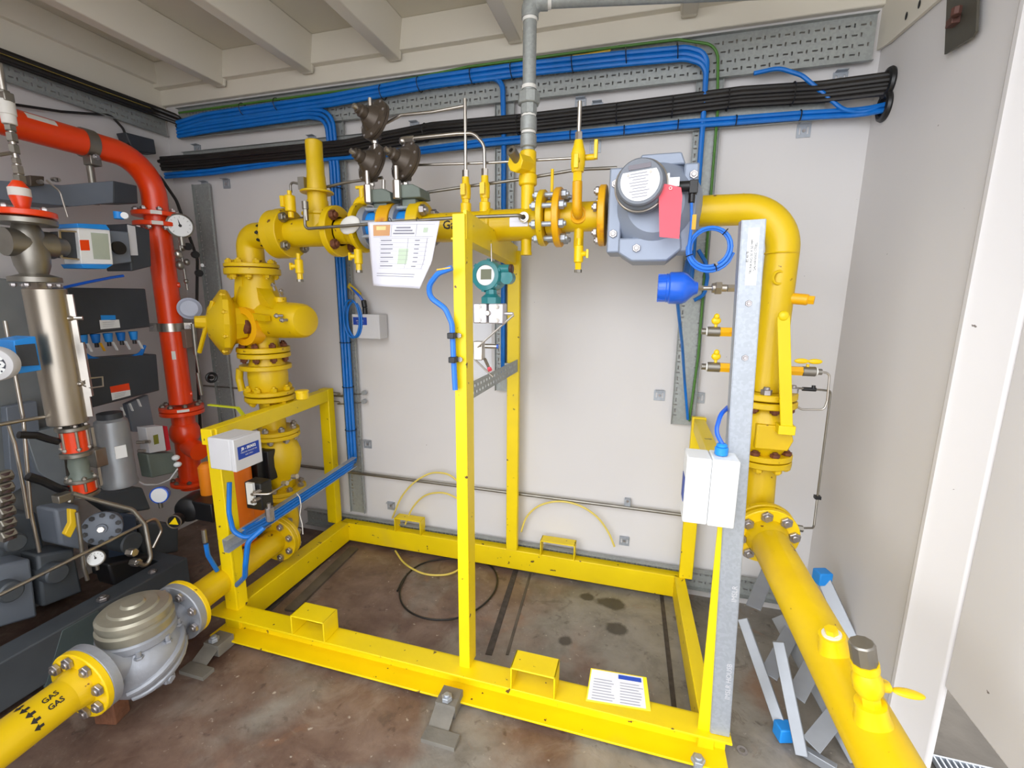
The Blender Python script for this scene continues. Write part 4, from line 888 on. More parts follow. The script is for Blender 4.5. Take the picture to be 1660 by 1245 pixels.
# blue detector
bp=at(1100,469,y=-.58)
t=thing('pressure_sensor','bright blue conical pressure sensor fixed to the galvanised channel','sensor',bp)
m=MB(); m.lathe(at(1066,467,y=-.58),(1,0,0.0),[(0,0),(.042,0),(.044,.004),(.045,.025),(.047,.027),(.047,.034),(.052,.038),(.052,.078),(.047,.09),(.024,.114),(.019,.125),(0,.125)],n=32); m.build('housing',BLU2,t)
m=MB(); e=at(1066,467,y=-.58)
for i in range(12):
    a=2*math.pi*i/12; m.box(e+V((.012,.0435*math.cos(a),.0435*math.sin(a))),(.024,.006,.004),ax=((1,0,0),(0,-math.sin(a),math.cos(a)),(0,math.cos(a),math.sin(a))))
m.build('ribbed_cap',BLU2,t)
n0=e+V((.122,0,0)); m=MB(); m.cyl(n0,n0+V((.02,0,0)),.009,n=6); m.cyl(n0+V((.018,0,0)),n0+V((.045,0,0)),.007,n=14); m.cyl(n0+V((.045,0,0)),n0+V((.062,0,0)),.016,n=16,ch=.002); m.cyl(n0+V((.055,0,0)),n0+V((.075,0,0)),.022,n=6,ch=.002); m.cyl(n0+V((.075,0,0)),n0+V((.09,0,0)),.012,n=14); m.cyl(n0+V((.092,0,0)),n0+V((.125,0,0)),.013,n=6,ch=.001); m.build('nipple',STEEL,t)
cable('blue_cable',[at(1098,488,y=-.56),at(1106,560,y=-.3),at(1110,620,y=-.08),at(1115,680,y=-.05)],.006,BLU,'blue cable dropping from the blue sensor down the vertical tray',fil=.1)
cable('blue_cable',[V((.185,-.05,1.58)),at(1117,420,y=-.05),at(1112,445,y=-.2),at(1112,455,y=-.45)],.014,BLU,'thick blue cable joining the tray cables to the blue sensor',fil=.05)
cable('blue_cable',[at(1132,405,y=-.06),at(1144,425,y=-.06),at(1147,450,y=-.06),at(1142,478,y=-.06),at(1125,487,y=-.06)],.008,BLU,'blue cable loop behind the blue sensor',fil=.04)
# test taps beside the channel
def tap(px,py,lab,wing='round',y=-.56,flip=1,L=.085):
    p=at(px,py,y=y); t=thing('test_tap',lab,'valve',p-V((0,0,.015)))
    f=flip; m=MB(); m.cyl(p,p+V((f*.018,0,0)),.0105,n=14); m.cyl(p+V((f*.018,0,0)),p+V((f*.058,0,0)),.0165,n=18,ch=.0015); m.build('tap_body',STD,t)
    m=MB(); m.cyl(p+V((f*.014,0,0)),p+V((f*.022,0,0)),.0145,n=16); m.build('tape_ring',WTP,t)
    m=MB(); m.cyl(p+V((f*.055,0,0)),p+V((f*(L+.01),0,0)),.0165,n=6,ch=.001); m.build('yellow_nut',YLO,t)
    m=MB(); s=p+V((f*.043,0,.012)); m.cyl(s,s+V((0,0,.012)),.005,n=10)
    if wing=='round': m.ell(s+V((0,0,.024)),(.015,.009,.013)); m.ell(s+V((0,-.004,.038)),(.009,.008,.010))
    else: m.ell(s+V((-.020,0,.022)),(.022,.006,.009)); m.ell(s+V((.020,0,.022)),(.022,.006,.009))
    m.build('tap_handle',YBR,t)
tap(1137,537,'upper of two small taps with yellow knobs left of the galvanised channel')
tap(1137,594,'lower of two small taps with yellow knobs left of the galvanised channel')
tap(1332,603,'tap with yellow butterfly handle right of the outlet pipe','wing',y=-.48,flip=-1,L=.10)
tubeobj('impulse_tube',pxs([(1330,603),(1345,605),(1341,650),(1336,664),(1300,664),(1283,654)],y=-.47),.0035,STEEL,'thin steel tube looping back from the butterfly tap to the outlet flange',fil=.015)
tubeobj('impulse_tube',[at(1278,628,y=-.46),at(1330,632,y=-.40),at(1347,634,y=-.36),at(1325,806,y=-.36),at(1319,856,y=-.40),at(1290,856,y=-.50)],.0038,STD,'thin steel tube running down the wall right of the outlet pipe',fil=.015)
p=at(1312,631,y=-.43); m=MB(); m.cyl(p+V((-.022,0,0)),p+V((.02,0,0)),.007,n=14); m.cyl(p+V((.012,0,0)),p+V((.012,-.0,.014)),.006,n=10); tag(m.build('tube_valve',BLKP),'small black valve in the thin tube right of the outlet pipe','valve')
p=at(1325,806,y=-.36); m=MB(); m.box(p,(.02,.02,.012)); tag(m.build('tube_clip',BLKP),'black clip on the thin tube near the right wall','clip')
p=at(1291,856,y=-.5); m=MB(); m.cyl(p+V((-.015,0,0)),p+V((.02,0,0)),.012,n=6); tag(m.build('tube_fitting',STD),'steel fitting joining thin tube to the large yellow flange','fitting')
# right junction box
t=thing('junction_box','white junction box with blue gland on the right front frame post','junction box',at(1145,828,y=-.90))
A_=at(1110,726,y=-.955); jw=.135
b0=V((.197,-.935,.945)); m=MB(); m.box(b0+V((-.035,0,0)),(.062,.085,.185)); m.build('box_body',WHT,t,bevel=.004)
m=MB(); m.box(b0+V((.030,0,0)),(.066,.087,.187)); m.build('box_lid',WHT,t,bevel=.004)
m=MB(); m.box(b0+V((-.067,0,-.005)),(.001,.05,.07)); m.build('blue_label',BLUL,t)
g=b0+V((.022,-.0,.095)); m=MB(); m.cyl(g,g+V((0,0,.022)),.017,n=18,ch=.002); m.cyl(g+V((0,0,.02)),g+V((0,0,.032)),.014,n=18,ch=.004); m.build('cable_gland',BLP,t)
cable('blue_cable',[g+V((0,0,.03)),at(1160,700,y=-.93),at(1168,672,y=-.90),at(1180,660,y=-.85)],.006,BLU2,'short blue cable rising from the gland of the right junction box',fil=.05)
# left junction box, facing right
t=thing('junction_box','grey white junction box with blue label on the left frame post','junction box',at(378,765,y=-.99))
b1=V((-1.495,-.96,.865)); yaw=math.radians(28)
u1=V((math.cos(yaw),math.sin(yaw),0)); v1=V((-math.sin(yaw),math.cos(yaw),0))
c0=at(375,714,y=-1.00); 
def jb(a,b_,c_): return c0+u1*a+v1*b_+V((0,0,c_))
m=MB(); m.box(jb(-.0,.055,-.062),(.12,.10,.12),rz=yaw); 
t['_b']=tuple(t.location)
m=MB(); JW,JD,JH=.108,.11,.118
front_n=V((1,0,0)); side=V((0,1,0))   # box front faces right-front
c1=at(378,714,y=-1.0); JW=at(421,693,x=c1.x).y+1.0; JD=c1.x-at(335,707,y=-1.0).x; JH=c1.z-at(380,765,y=-1.0).z; print('JB',JW,JD,JH)
def q(a,b_,c_): return c1+side*a-front_n*b_-V((0,0,c_))
m.prism([q(0,.02,0),q(JW,.02,0),q(JW,.02,JH),q(0,.02,JH)],-front_n*(JD-.02)); m.build('box_body',WHG,t,bevel=.004)
m=MB(); m.prism([q(-.001,0,-.001),q(JW+.001,0,-.001),q(JW+.001,0,JH+.001),q(-.001,0,JH+.001)],-front_n*.019); m.build('box_lid',WHG,t,bevel=.003)
m=MB(); m.add([q(.012,-.001,.030),q(JW-.012,-.001,.030),q(JW-.012,-.001,.078),q(.012,-.001,.078)],[(0,1,2,3)]); lb=m.build('blue_label',BLUL,t)
m=MB(); text(m,'JB - SKM32',.014,flat(q(JW/2,-.002,.042),side,(0,0,1)),bold=.0006); text(m,'PRESSURE TRANSMITTER',.0065,flat(q(JW/2,-.002,.056),side,(0,0,1))); text(m,'GAS SUPPLY',.0065,flat(q(JW/2,-.002,.067),side,(0,0,1))); m.build('label_text',WHT,lb)
cable('blue_cable',[at(372,782,y=-.90),at(371,830,y=-.92),at(378,862,y=-.95),at(400,873,y=-.93),at(402,905,y=-.93),at(400,940,y=-.92),at(388,955,y=-.86)][0:4]+[at(420,862,y=-.90)],.009,BLU,'blue cable hanging from the left junction box into the sloping channel',fil=.05)
cable('blue_cable',[at(428,855,y=-.90),at(402,878,y=-.94),at(398,915,y=-.95),at(397,935,y=-.93),at(380,952,y=-.85)],.010,BLU,'blue cable bending down from the sloping channel to the floor',fil=.04)
cable('blue_cable',[at(334,882,y=-.93),at(337,900,y=-.93),at(352,925,y=-.90)],.009,BLU,'short blue cable passing behind the left front post',fil=.04)
p=at(331,866,y=-.93); m=MB(); m.cyl(p-V((0,0,.035)),p+V((0,0,.02)),.009,n=10); tag(m.build('cable_gland',STD),'steel cable gland left of the left front post','cable gland')
# grey white junction box on wall with coil
bw=at(600,530,y=-.045)
t=thing('junction_box','small pale wall junction box with blue label beside blue cable coil','junction box',bw-V((0,0,.09)))
W0=at(570,509,y=-.09); W1=at(616,550,y=-.09); m=MB(); m.box(((W0.x+W1.x)/2,-.05,(W0.z+W1.z)/2),(W1.x-W0.x,.08,W0.z-W1.z)); m.build('box_body',WHG,t,bevel=.004)
m=MB(); A0=at(572,514,y=-.0915); A1=at(595,527,y=-.0915); m.add([(A0.x,-.0915,A0.z),(A1.x,-.0915,A0.z),(A1.x,-.0915,A1.z),(A0.x,-.0915,A1.z)],[(0,1,2,3)]); lb=m.build('blue_label',BLUL,t)
m=MB(); cx_=(A0.x+A1.x)/2
for i,s_ in enumerate(('GAS','PRESSURE','SWITCH')): text(m,s_,.010,flat((cx_,-.0925,A0.z-.008-.0115*i),(1,0,0),(0,0,1)))
m.build('label_text',WHG,lb)
m=MB(); p=at(592,508,y=-.06); m.cyl(p-V((0,0,.005)),p+V((0,0,.03)),.013,n=12); m.cyl(p+V((0,0,.03)),p+V((-.006,0,.07)),.014,n=12,ch=.004); m.build('cable_gland',BLKP,t)
m=MB(); p=at(613,529,y=-.06); m.cyl(p,p+V((.022,0,0)),.012,n=12); m.build('blue_gland',BLP,t)
cable('blue_cable',[at(590,490,y=-.06),at(583,480,y=-.06),at(566,462,y=-.05)],.007,BLU2,'short bluish cable entering top of the small wall junction box',fil=.02)
m=MB(); a_=at(565,462,y=-.055); b_=at(585,478,y=-.055); m.bar(a_,b_,.004,.028,up=(0,-1,0)); m2=MB(); m.v=[]; m.f=[]; m.m=[]
dd=(b_-a_).normalized(); pp=dd.cross(V((0,1,0))).normalized(); m.prism([a_+pp*.014,b_+pp*.010,b_-pp*.010,a_-pp*.014],(0,-.003,0)); tag(m.build('cable_label',mat('mustard_label',(196,170,40),.5)),'yellow cable label above the small wall junction box','label')
cl=at(570,517,y=-.10); 
t=thing('blue_cable_coil','loose loop of blue cable hanging on the left vertical tray','cable',cl)
m=MB(); m.tube([cl+V((.088*math.cos(a)*.55,0,.100*math.sin(a))) for a in [math.radians(95+i*15) for i in range(24)]],.0055,n=8); m.build('cable',BLU,t)
m=MB(); m.tube([cl+V((.012+.088*math.cos(a)*.5,.008,.094*math.sin(a)-.004)) for a in [math.radians(80+i*15) for i in range(24)]],.0055,n=8); m.build('cable',BLU,t)
# paper notice hung on the tube
tubeobj('steel_tube',[at(493,330,y=-.56),at(495,371,y=-.57),at(740,353,y=-.60),at(843,349,y=-.56),at(850,353,y=-.52)],.0062,STD,'brownish stainless tube along the front of run carrying the paper notice',fil=.02)
p=at(850,353,y=-.525); m=MB(); m.lathe(p,(0,-1,0),[(.009,-.0),(.019,0),(.019,.012),(.010,.014),(.010,.0)],n=20); m.torus(p+V((0,-.013,0)),(0,1,0),.011,.0025,n=18,m=6); tag(m.build('tube_fitting',STEEL),'round fitting where the stainless tube enters the yellow run','fitting')
p=at(495,335,y=-.56); m=MB(); m.cyl(p+V((0,0,-.055)),p+V((0,0,-.01)),.010,n=6,ch=.001); m.cyl(p+V((0,0,-.01)),p+V((0,0,.02)),.013,n=14); tag(m.build('tube_fitting',STD),'upright steel fitting at left end of the stainless tube','fitting')
TL,TR_,BRr,BLl=at(596,360,y=-.612),at(713,358,y=-.622),at(680,468,y=-.63),at(604,463,y=-.625)
BRr2=at(700,424,y=-.628)
t=thing('paper_notice','curled white laminated notice with a table hanging from the stainless tube','notice',(BLl+BRr)/2)
NU,NV=24,20
def pn(u,v,o=0.):
    L_e=TL.lerp(BLl,v); R_e=TR_.lerp(BRr2,min(1,v/.62)) if v<.62 else BRr2.lerp(BRr,(v-.62)/.38)
    p=L_e.lerp(R_e,u); return p+V((0,-.018*math.sin(math.pi*u)*v-.012*math.sin(2*math.pi*u)*v-.0-o,0))
m=MB(); vs=[pn(i/NU,j/NV) for j in range(NV+1) for i in range(NU+1)]; m.add(vs,[(j*(NU+1)+i,j*(NU+1)+i+1,(j+1)*(NU+1)+i+1,(j+1)*(NU+1)+i) for j in range(NV) for i in range(NU)])
o=m.build('sheet',PAP,t); so=o.modifiers.new('s','SOLIDIFY'); so.thickness=.0008
def patch(mb,u0,v0,u1,v1,mi,off=.0012,n=8):
    k=len(mb.v); n2=max(1,int(abs(v1-v0)*16)); vs=[pn(u0+(u1-u0)*i/n,v0+(v1-v0)*j/n2,off) for j in range(n2+1) for i in range(n+1)]
    mb.add(vs,[(j*(n+1)+i,j*(n+1)+i+1,(j+1)*(n+1)+i+1,(j+1)*(n+1)+i) for j in range(n2) for i in range(n)],mi)
m=MB(); patch(m,.08,.05,.33,.22,0); patch(m,.13,.07,.27,.13,1,.0018); m.build('picture_block',[mat('tan_print',(214,160,110),.5),mat('cream_print',(236,216,150),.5)],t)
m=MB(); pgm=mat('pale_green_print',(196,214,190),.5); patch(m,.48,.42,.62,.66,0); m.build('green_watermark',pgm,t); m=MB(); patch(m,.80,.10,.86,.17,0); m.build('green_logo',pgm,t)
m=MB()
for k in range(8): patch(m,.18,.26+k*.066,.90,.2625+k*.066,0,.0016)
for u in (.60,.87): patch(m,u,.26,u+.004,.722,0,.0016,1)
for u in (.35,.70): patch(m,u,.05,u+.004,.23,0,.0016,1)
patch(m,.08,.235,.95,.238,0,.0016); patch(m,.08,.045,.95,.048,0,.0016)
for k in range(7):
    patch(m,.20,.285+k*.066,.20+.10+.12*abs(math.sin(k*1.7+.6)),.30+k*.066,0,.0016,4); patch(m,.70,.285+k*.066,.77,.30+k*.066,0,.0016,2)
for k in range(3): patch(m,.42-.02*k,.085+k*.045,.62+.03*k,.105+k*.045,0,.0016,5)
for k in range(2): patch(m,.14,.80+k*.035,.80,.808+k*.035,0,.0016,8)
m.build('table_print',INKG,t)
for px in (632,677):
    p=at(px,357,y=-.605); m=MB(); m.torus(p,(1,0,.1),.009,.0014,n=14,m=5); m.box(p+V((0,-.006,-.01)),(.003,.003,.016)); m.build('cable_tie',BLKP,t)
# white tape bundle around flange
p=at(567,365,y=-.55); m=MB(); m.ell(p,(.05,.014,.035),ax=(V((.9,0,.35)),V((0,1,0)),V((-.35,0,.9)))); tag(m.build('tape_wrap',WTP),'crumpled white wrap hanging on yellow flange left of the notice','tape')
# three brown diaphragm regulators
def diaph(px,py,y,lab,port=True):
    c=at(px,py,y=y); a=V((-.42,-.86,.30)).normalized(); t=thing('diaphragm_regulator',lab,'regulator',c-V((0,0,.07)))
    R=.078
    m=MB(); m.lathe(c-a*.035,a,[(0,0),(.030,0),(.045,.01),(R,.018),(R,.028),(0,.028)],n=32); m.build('rear_cover',BRZ,t)
    m=MB(); m.lathe(c-a*.005,a,[(0,0),(R,0),(R,.010),(.05,.016),(.042,.03),(.030,.045),(0,.045)],n=32); m.build('front_cover',BRZ,t)
    m=MB(); m.lathe(c+a*.035,a,[(0,0),(.024,0),(.024,.025),(.018,.03),(.018,.04),(0,.04)],n=20); m.build('spring_barrel',BRZ,t)
    m=MB(); m.lathe(c+a*.073,a,[(0,0),(.010,0),(.010,.018),(0,.018)],n=12); m.build('adjuster',STEEL,t)
    bolts(t,c+a*.005,a,R-.008,8,.0035,.004,.012,ZINC,nut=False,ph=.3)
    m=MB(); m.box(c-V((0,0,.045)),(.04,.04,.05)); m.build('port_block',BRZ,t,bevel=.006)
    m=MB(); q=c-V((0,0,.07)); m.cyl(q,q-V((0,0,.018)),.012,n=6); m.cyl(q-V((0,0,.018)),q-V((0,0,.05)),.007,n=12); m.build('fitting',STEEL,t)
    return c
d1=diaph(606,194,-.48,'topmost of three dark brown diaphragm regulators'); d2=diaph(601,264,-.48,'lower left of three dark brown diaphragm regulators'); d3=diaph(656,262,-.48,'lower right of three dark brown diaphragm regulators')
for px,top,z in ((622,292,330),(655,296,340)):
    p0=at(px,top,y=-.48); p1=at(px,z-8,y=-.48); m=MB(); m.cyl(p1,p0,.007,n=12); m.cyl(p1-V((0,0,.01)),p1+V((0,0,.035)),.014,n=6,ch=.001); tag(m.build('fitting',STEEL),['steel fitting stack under the lower left brown regulator','steel fitting stack under the lower right brown regulator'][px>630],'fitting')
p=at(600,168,y=-.48); m=MB(); m.cyl(p-V((0,0,.03)),p+V((0,0,.02)),.008,n=6); tag(m.build('fitting',STEEL),'short steel fitting on top of the topmost brown regulator','fitting')
# stainless tubes
T_=lambda l,y,r,lab,m_=STEEL,fil=.03: tubeobj('steel_tube',pxs(l,y=y),r,m_,lab,fil=fil)
T_([(618,204),(650,187),(700,182),(752,172)],-.44,.0055,'stainless tube from the topmost brown regulator to the upright tube')
T_([(755,290),(754,160)],-.46,.0065,'upright stainless tube rising from the left needle valve')
T_([(655,226),(740,217),(768,216),(785,235),(786,288)],-.46,.0065,'stainless tube bending down into the right needle valve',fil=.05)
T_([(668,268),(790,264),(935,256),(939,235)],-.44,.005,'stainless tube from the lower right regulator across to needle valve',fil=.01)
T_([(505,302),(470,295),(472,312)],-.46,.005,'short bent tube at top of needle valve left of vent stack',STD,.015)
T_([(525,304),(560,296),(620,288)],-.43,.006,'dark stainless tube between vent stack and the lower left regulator',STD)
T_([(692,312),(760,302),(850,290),(935,275),(1000,272)],-.42,.006,'dark stainless tube sloping behind the needle valves to the meter',STD)
p=at(664,226,y=-.46); m=MB(); m.cyl(p+V((-.03,0,0)),p+V((.02,0,0)),.012,n=6,ch=.001); m.ell(p+V((-.03,0,-.004)),(.015,.015,.015)); tag(m.build('tube_fitting',STEEL),'steel elbow fitting above the lower right brown regulator','fitting')
# teal transmitter
tc0=at(786,446,y=-.62)
t=thing('pressure_transmitter','teal pressure transmitter with round display mounted behind the centre post','transmitter',tc0-V((0,0,.2)))
ta=V((-.12,-.98,.05)).normalized(); Rr=.046; ks=1.28
m=MB(); m.lathe(tc0+ta*-.10,ta,[(0,0),(.038,0),(.050,.015),(.050,.055),(.057,.058),(.057,.085),(.053,.098),(.038,.100),(.036,.094),(0,.094)],n=36); m.build('housing',TEAL,t)
m=MB(); 
for i in range(6):
    a=math.radians(60*i+20); x,y_,z_=basis(ta); q=tc0-ta*.018+(x*math.cos(a)+y_*math.sin(a))*.0565; m.box(q,(.006,.026,.012),ax=((x*math.cos(a)+y_*math.sin(a)),ta,(y_*math.cos(a)-x*math.sin(a))))
m.build('cap_lug',TEAL,t)
m=MB(); m.cyl(tc0-ta*.006,tc0-ta*.004,.036,n=30); dw=m.build('display_ring',WHT,t)
x_=V((1,0,0)); x_=(x_-ta*x_.dot(ta)).normalized(); z_=V((0,0,1)); z_=(z_-ta*z_.dot(ta)).normalized()
m=MB(); m.box(tc0-ta*.0035+z_*.003+x_*.003,(.042,.002,.036),ax=(x_,ta,z_)); m.build('display',LCD,dw)
m=MB(); c=at(822,436,y=-.60); m.cyl(c+V((-.03,0,0)),c+V((.01,0,0)),.016,n=20,ch=.002); m.cyl(c+V((0,.03,-.03)),c+V((.0,-.01,-.03)),.024,n=20); m.build('side_port',TEAL,t)
m=MB(); m.cyl(c+V((.008,0,0)),c+V((.022,0,0)),.017,n=10,ch=.003); m.build('port_plug',mat('brown_plug',(70,44,40),.4),t)
nb=at(796,492,y=-.60); m=MB(); m.lathe(nb,(0,0,1),[(0,0),(.038,0),(.038,.022),(.022,.034),(.020,.05),(0,.05)],n=8); m.build('neck',TEAL,t)
fb=at(795,508,y=-.61); m=MB(); m.box(fb+V((-.032,0,0)),(.052,.05,.072)); m.box(fb+V((.028,0,0)),(.056,.05,.072)); m.cyl(fb+V((.05,-.005,0)),fb+V((.09,-.005,0)),.006,n=10); m.build('flange_block',mat('pale_steel',(205,202,208),.3,.6),t,bevel=.004)
for dx in (-.034,.034):
    for dz in (-.024,.024): bolt1(t,fb+V((dx,-.025,dz)),(0,-1,0),.005,.005,.01,STEEL)
m=MB(); m.cyl(fb+V((0,-.02,0.002)),fb+V((0,-.036,.002)),.010,n=14,ch=.002); m.build('vent_plug',STEEL,t)
# manifold, backplate, bracket
t=thing('valve_manifold','stainless manifold block with blue and red taps below the teal transmitter','manifold',at(780,600,y=-.6))
mc=at(777,568,y=-.61); m=MB(); m.box(mc,(.035,.035,.07)); m.build('block',STEEL,t,bevel=.003)
m=MB(); q=at(787,561,y=-.61); m.cyl(q,q+V((.045,0,0)),.009,n=12); m.build('valve_stem',STEEL,t)
m=MB(); m.cyl(q+V((.035,0,0)),q+V((.05,0,0)),.008,n=12); m.build('blue_collar',BLU2,t)
m=MB(); q=at(786,582,y=-.61); q2=at(793,597,y=-.64); m.cyl(q,q2,.006,n=10); m.build('drain_stem',STEEL,t)
m=MB(); m.cyl(q2,q2+(q2-q).normalized()*.01,.008,n=12); m.build('red_knob',PNK,t)
m=MB(); m.tube([at(833,511,y=-.62),at(829,514,y=-.62),at(774,563,y=-.64)],.0035,n=8); m.build('impulse_tube',STEEL,t)
m=MB(); m.tube([at(771,584,y=-.63),at(799,611,y=-.66)],.0035,n=8); m.build('impulse_tube',STEEL,t)
t=thing('mounting_plate','pale grey plate with oval hole fixed behind the teal transmitter','plate',at(775,600,y=-.45))
p0,p1=at(760,522,y=-.5),at(797,614,y=-.5); m=MB(); m.plate((p0.x,-.5,p1.z),(1,0,0),(0,0,1),p1.x-p0.x,p0.z-p1.z,[(.018,.10,.034,.145)],.003); m.build('plate',WHG,t)
h0_=V((-.555,-.845,1.135)); h1_=V((-.58,-.09,1.125))
t=thing('perforated_bracket','perforated galvanised strip between the centre front and back posts','bracket',h0_)
m=MB(); dv=(h1_-h0_); L=dv.length; m.plate(h0_-V((0,0,.03)),dv.normalized(),(0,0,1),L,.06,[(.02+i*.035,.012,.03+i*.035,.022) for i in range(int(L/.035)-1)]+[(.035+i*.035,.036,.045+i*.035,.046) for i in range(int(L/.035)-1)],.002); m.build('strip',GALD,t)
m=MB(); q=at(826,597,y=-.105); m.box(q+V((0,0,0)),(.05,.006,.05)); m.build('end_lug',GALD,t); bolt1(t,q+V((0,-.003,0)),(0,-1,0),.008,.006,.01,ZINC)
T_([(796,395),(797,424)],-.62,.003,'thin vertical tube above the teal transmitter')
# serial plate on centre rail
m=MB(); A0=at(768,376,y=-.60); m.box(A0+V((-.0,-.0,0)),(.004,.075,.024)); t=m.build('serial_plate',WHT); tag(t,'small white number plate on the centre top rail','label')
# blue cable on centre post
cable('blue_cable',[at(733,434,y=-.93),at(710,443,y=-.93),at(695,463,y=-.92),at(697,482,y=-.91),at(722,500,y=-.905),at(733,525,y=-.905),at(735,575,y=-.905),at(738,632,y=-.905)],.0085,BLU3,'blue cable bowing out left of the centre front post',fil=.05)
p=at(721,436,y=-.93); m=MB(); m.bar(p+V((-.022,0,-.003)),p+V((.022,0,.003)),.004,.02,up=(0,-1,0)); tag(m.build('cable_label',YLO),'orange yellow sleeve label on the blue cable by centre post','label')
for i,(px,py) in enumerate(((733,544),(735,583))):
    p=at(px,py,y=-.91); t=thing('cable_clamp',['upper black clip holding blue cable to the centre post','lower black clip holding blue cable to the centre post'][i],'clip',p)
    m=MB(); m.box(p,(.022,.03,.018)); m.build('clip_body',BLKP,t,bevel=.002); bolt1(t,p+V((.018,.012,0)),(0,-1,0),.005,.003,.01,ZINC)
p=at(750,652,y=-.888); 
# ladder on the floor at right
t=thing('step_ladder','folded aluminium step ladder with blue feet lying by the right wall','ladder',(.6,-.5,0))
def rail(a,b_,w_=.032,d_=.022): m=MB(); m.bar(a,b_,w_,d_,up=(-.45,-.7,.55)); return m.build('rail',ALU,t,bevel=.002)
a0=at(1204,1003,z=.26); a1=at(1270,1190,z=.02); rail(a0,a1,.036,.014)
c0_=at(1262,1040,z=.30); c1_=at(1300,1225,z=.02); rail(c0_,c1_,.036,.014)
e0_=at(1333,935,z=.42); e1_=at(1425,1135,z=.12); rail(e0_,e1_,.045,.014)
g0_=at(1300,930,z=.36); g1_=at(1395,1120,z=.10)
rail(at(1260,1000,z=.20),at(1390,1235,z=.02),.045,.012)
for (A1,B1) in (((1221,985),(1248,920)),((1246,1095),(1285,1020)),((1290,1130),(1322,1070)),((1315,1208),(1362,1150))):
    B1=(A1[0]+1.5*(B1[0]-A1[0]),A1[1]+1.5*(B1[1]-A1[1]))
    m=MB(); z0=.22 if A1[1]<1050 else (.14 if A1[1]<1150 else .06)
    m.bar(at(A1[0],A1[1],z=z0),at(B1[0],B1[1],z=z0+.08),.055,.006,up=(-.3,-.7,.65)); m.build('tread',ALU,t,bevel=.001)
for p in (a1+V((0,0,.012)),e0_+V((0,0,.0))):
    m=MB(); m.box(p,(.05,.045,.05),rz=.3); m.build('blue_foot',BLP,t,bevel=.004)
m=MB(); m.box(at(1328,1232,z=.02),(.09,.02,.03),rz=-.5); m.build('end_cap',ALU,t,bevel=.002)
m=MB(); p=at(1203,1217,z=.001); m.lathe(p,(0,0,1),[(.009,0),(.016,0),(.016,.003),(.009,.003),(.009,0)],n=24); tag(m.build('washer',ZINC),'loose steel washer lying on the floor right of the skid','washer')
# string hanging left
tubeobj('string',pxs([(481,800),(486,806),(488,820),(486,835),(490,850),(491,866)],y=-.6),.0022,WTP,'white string hanging in front of the lower left pipe','string' if 0 else 'string',fil=.01)
# hatch plate on right wall, top
hp=[at(a,b,x=XR-.015) for a,b in ((1540,-25),(1535,88),(1580,60),(1586,50),(1590,-25))]
t=thing('lock_plate','dark grey steel lock plate on the right wall at top','plate',hp[1])
m=MB(); m.prism(hp,(-.006,0,0)); m.build('plate',mat('dark_plate',(84,80,70),.5,.3),t)
m=MB(); p=at(1545,35,x=XR-.03); m.box(p,(.02,.03,.02)); m.cyl(p+V((-.01,-.03,0.0)),p+V((-.01,-.03,.02)),.012,n=8); m.build('latch',mat('rust_red_latch',(92,60,52),.6,.2),t,bevel=.002)
for px,py in ((1469,26),(1490,7)):
    p=at(px,py,x=XR-.016); m=MB(); m.ell(p,(.002,.007,.012)); tag(m.build('fixing_hole',BLKP),['front dark hole in the corner plate of the right wall','rear dark hole in the corner plate of the right wall'][px<1480],'hole')
# ---------------------------------------------------------------- plant along the left wall
def quadx(mb,pts,X,depth,mi=0): mb.prism([at(a,b,x=X) for a,b in pts],(-depth,0,0),mi)
def quady(mb,pts,Y,depth,mi=0): mb.prism([at(a,b,y=Y) for a,b in pts],(0,depth,0),mi)
RX,RY=-2.45,-.345
# red pipe
t=thing('red_pipe','orange-red pipe entering at left, bending down beside the dark tray','pipe',(RX,RY,.8))
rr=.056; r0=at(-60,181,x=RX); r1=at(0,195,x=RX); r2=at(160,237,x=RX); zt=(r1.z+r2.z)/2
m=MB(); m.tube([(RX,-1.35,zt),(RX,RY,zt),(RX+.0,RY,.86)],rr,n=32,fil=.17,seg=14); m.build('pipe',RED,t)
for z in (1.845,1.795): 
    m=MB(); m.flange((RX,RY,z+.01),(0,0,1),.105,.022); m.build('flange',RED,t)
m=MB(); m.flange((RX,RY,.835),(0,0,1),.105,.022); m.build('flange',RED,t)
bolts(t,(RX,RY,1.868),(0,0,1),.086,8,.008,.012,.0,ZINC,nut=False,ph=.3); bolts(t,(RX,RY,1.793),(0,0,-1),.086,8,.008,.012,.0,ZINC,nut=False,ph=.3)
bolts(t,(RX,RY,.847),(0,0,1),.086,8,.008,.012,.0,STD,nut=False,ph=.3)
def wrap(z0,z1,a0,a1,R,name,m_,root):
    m=MB(); n=6; m.add([V((RX,RY,z))+V((math.cos(math.radians(a0+(a1-a0)*i/n)),math.sin(math.radians(a0+(a1-a0)*i/n)),0))*R for z in(z0,z1) for i in range(n+1)],[(i,i+1,n+2+i,n+1+i) for i in range(n)]); return m.build(name,m_,root)
for z0,z1 in ((1.846,1.864),(1.796,1.814)): wrap(z0,z1,-50,-25,.1062,'white_band',WTP,t)
wrap(.828,.842,-50,-20,.1062,'white_band',WTP,t); wrap(1.11,1.155,-52,-34,.0568,'white_band',WTP,t)
for y_,a in ((-.80,25),):
    m=MB(); m.add([V((RX,y_+dy,zt))+V((math.sin(math.radians(an)),0,math.cos(math.radians(an))))*.0568 for dy in(-.05,.05) for an in (38,52,66)],[(0,1,4,3),(1,2,5,4)]); m.build('white_band',WTP,t)
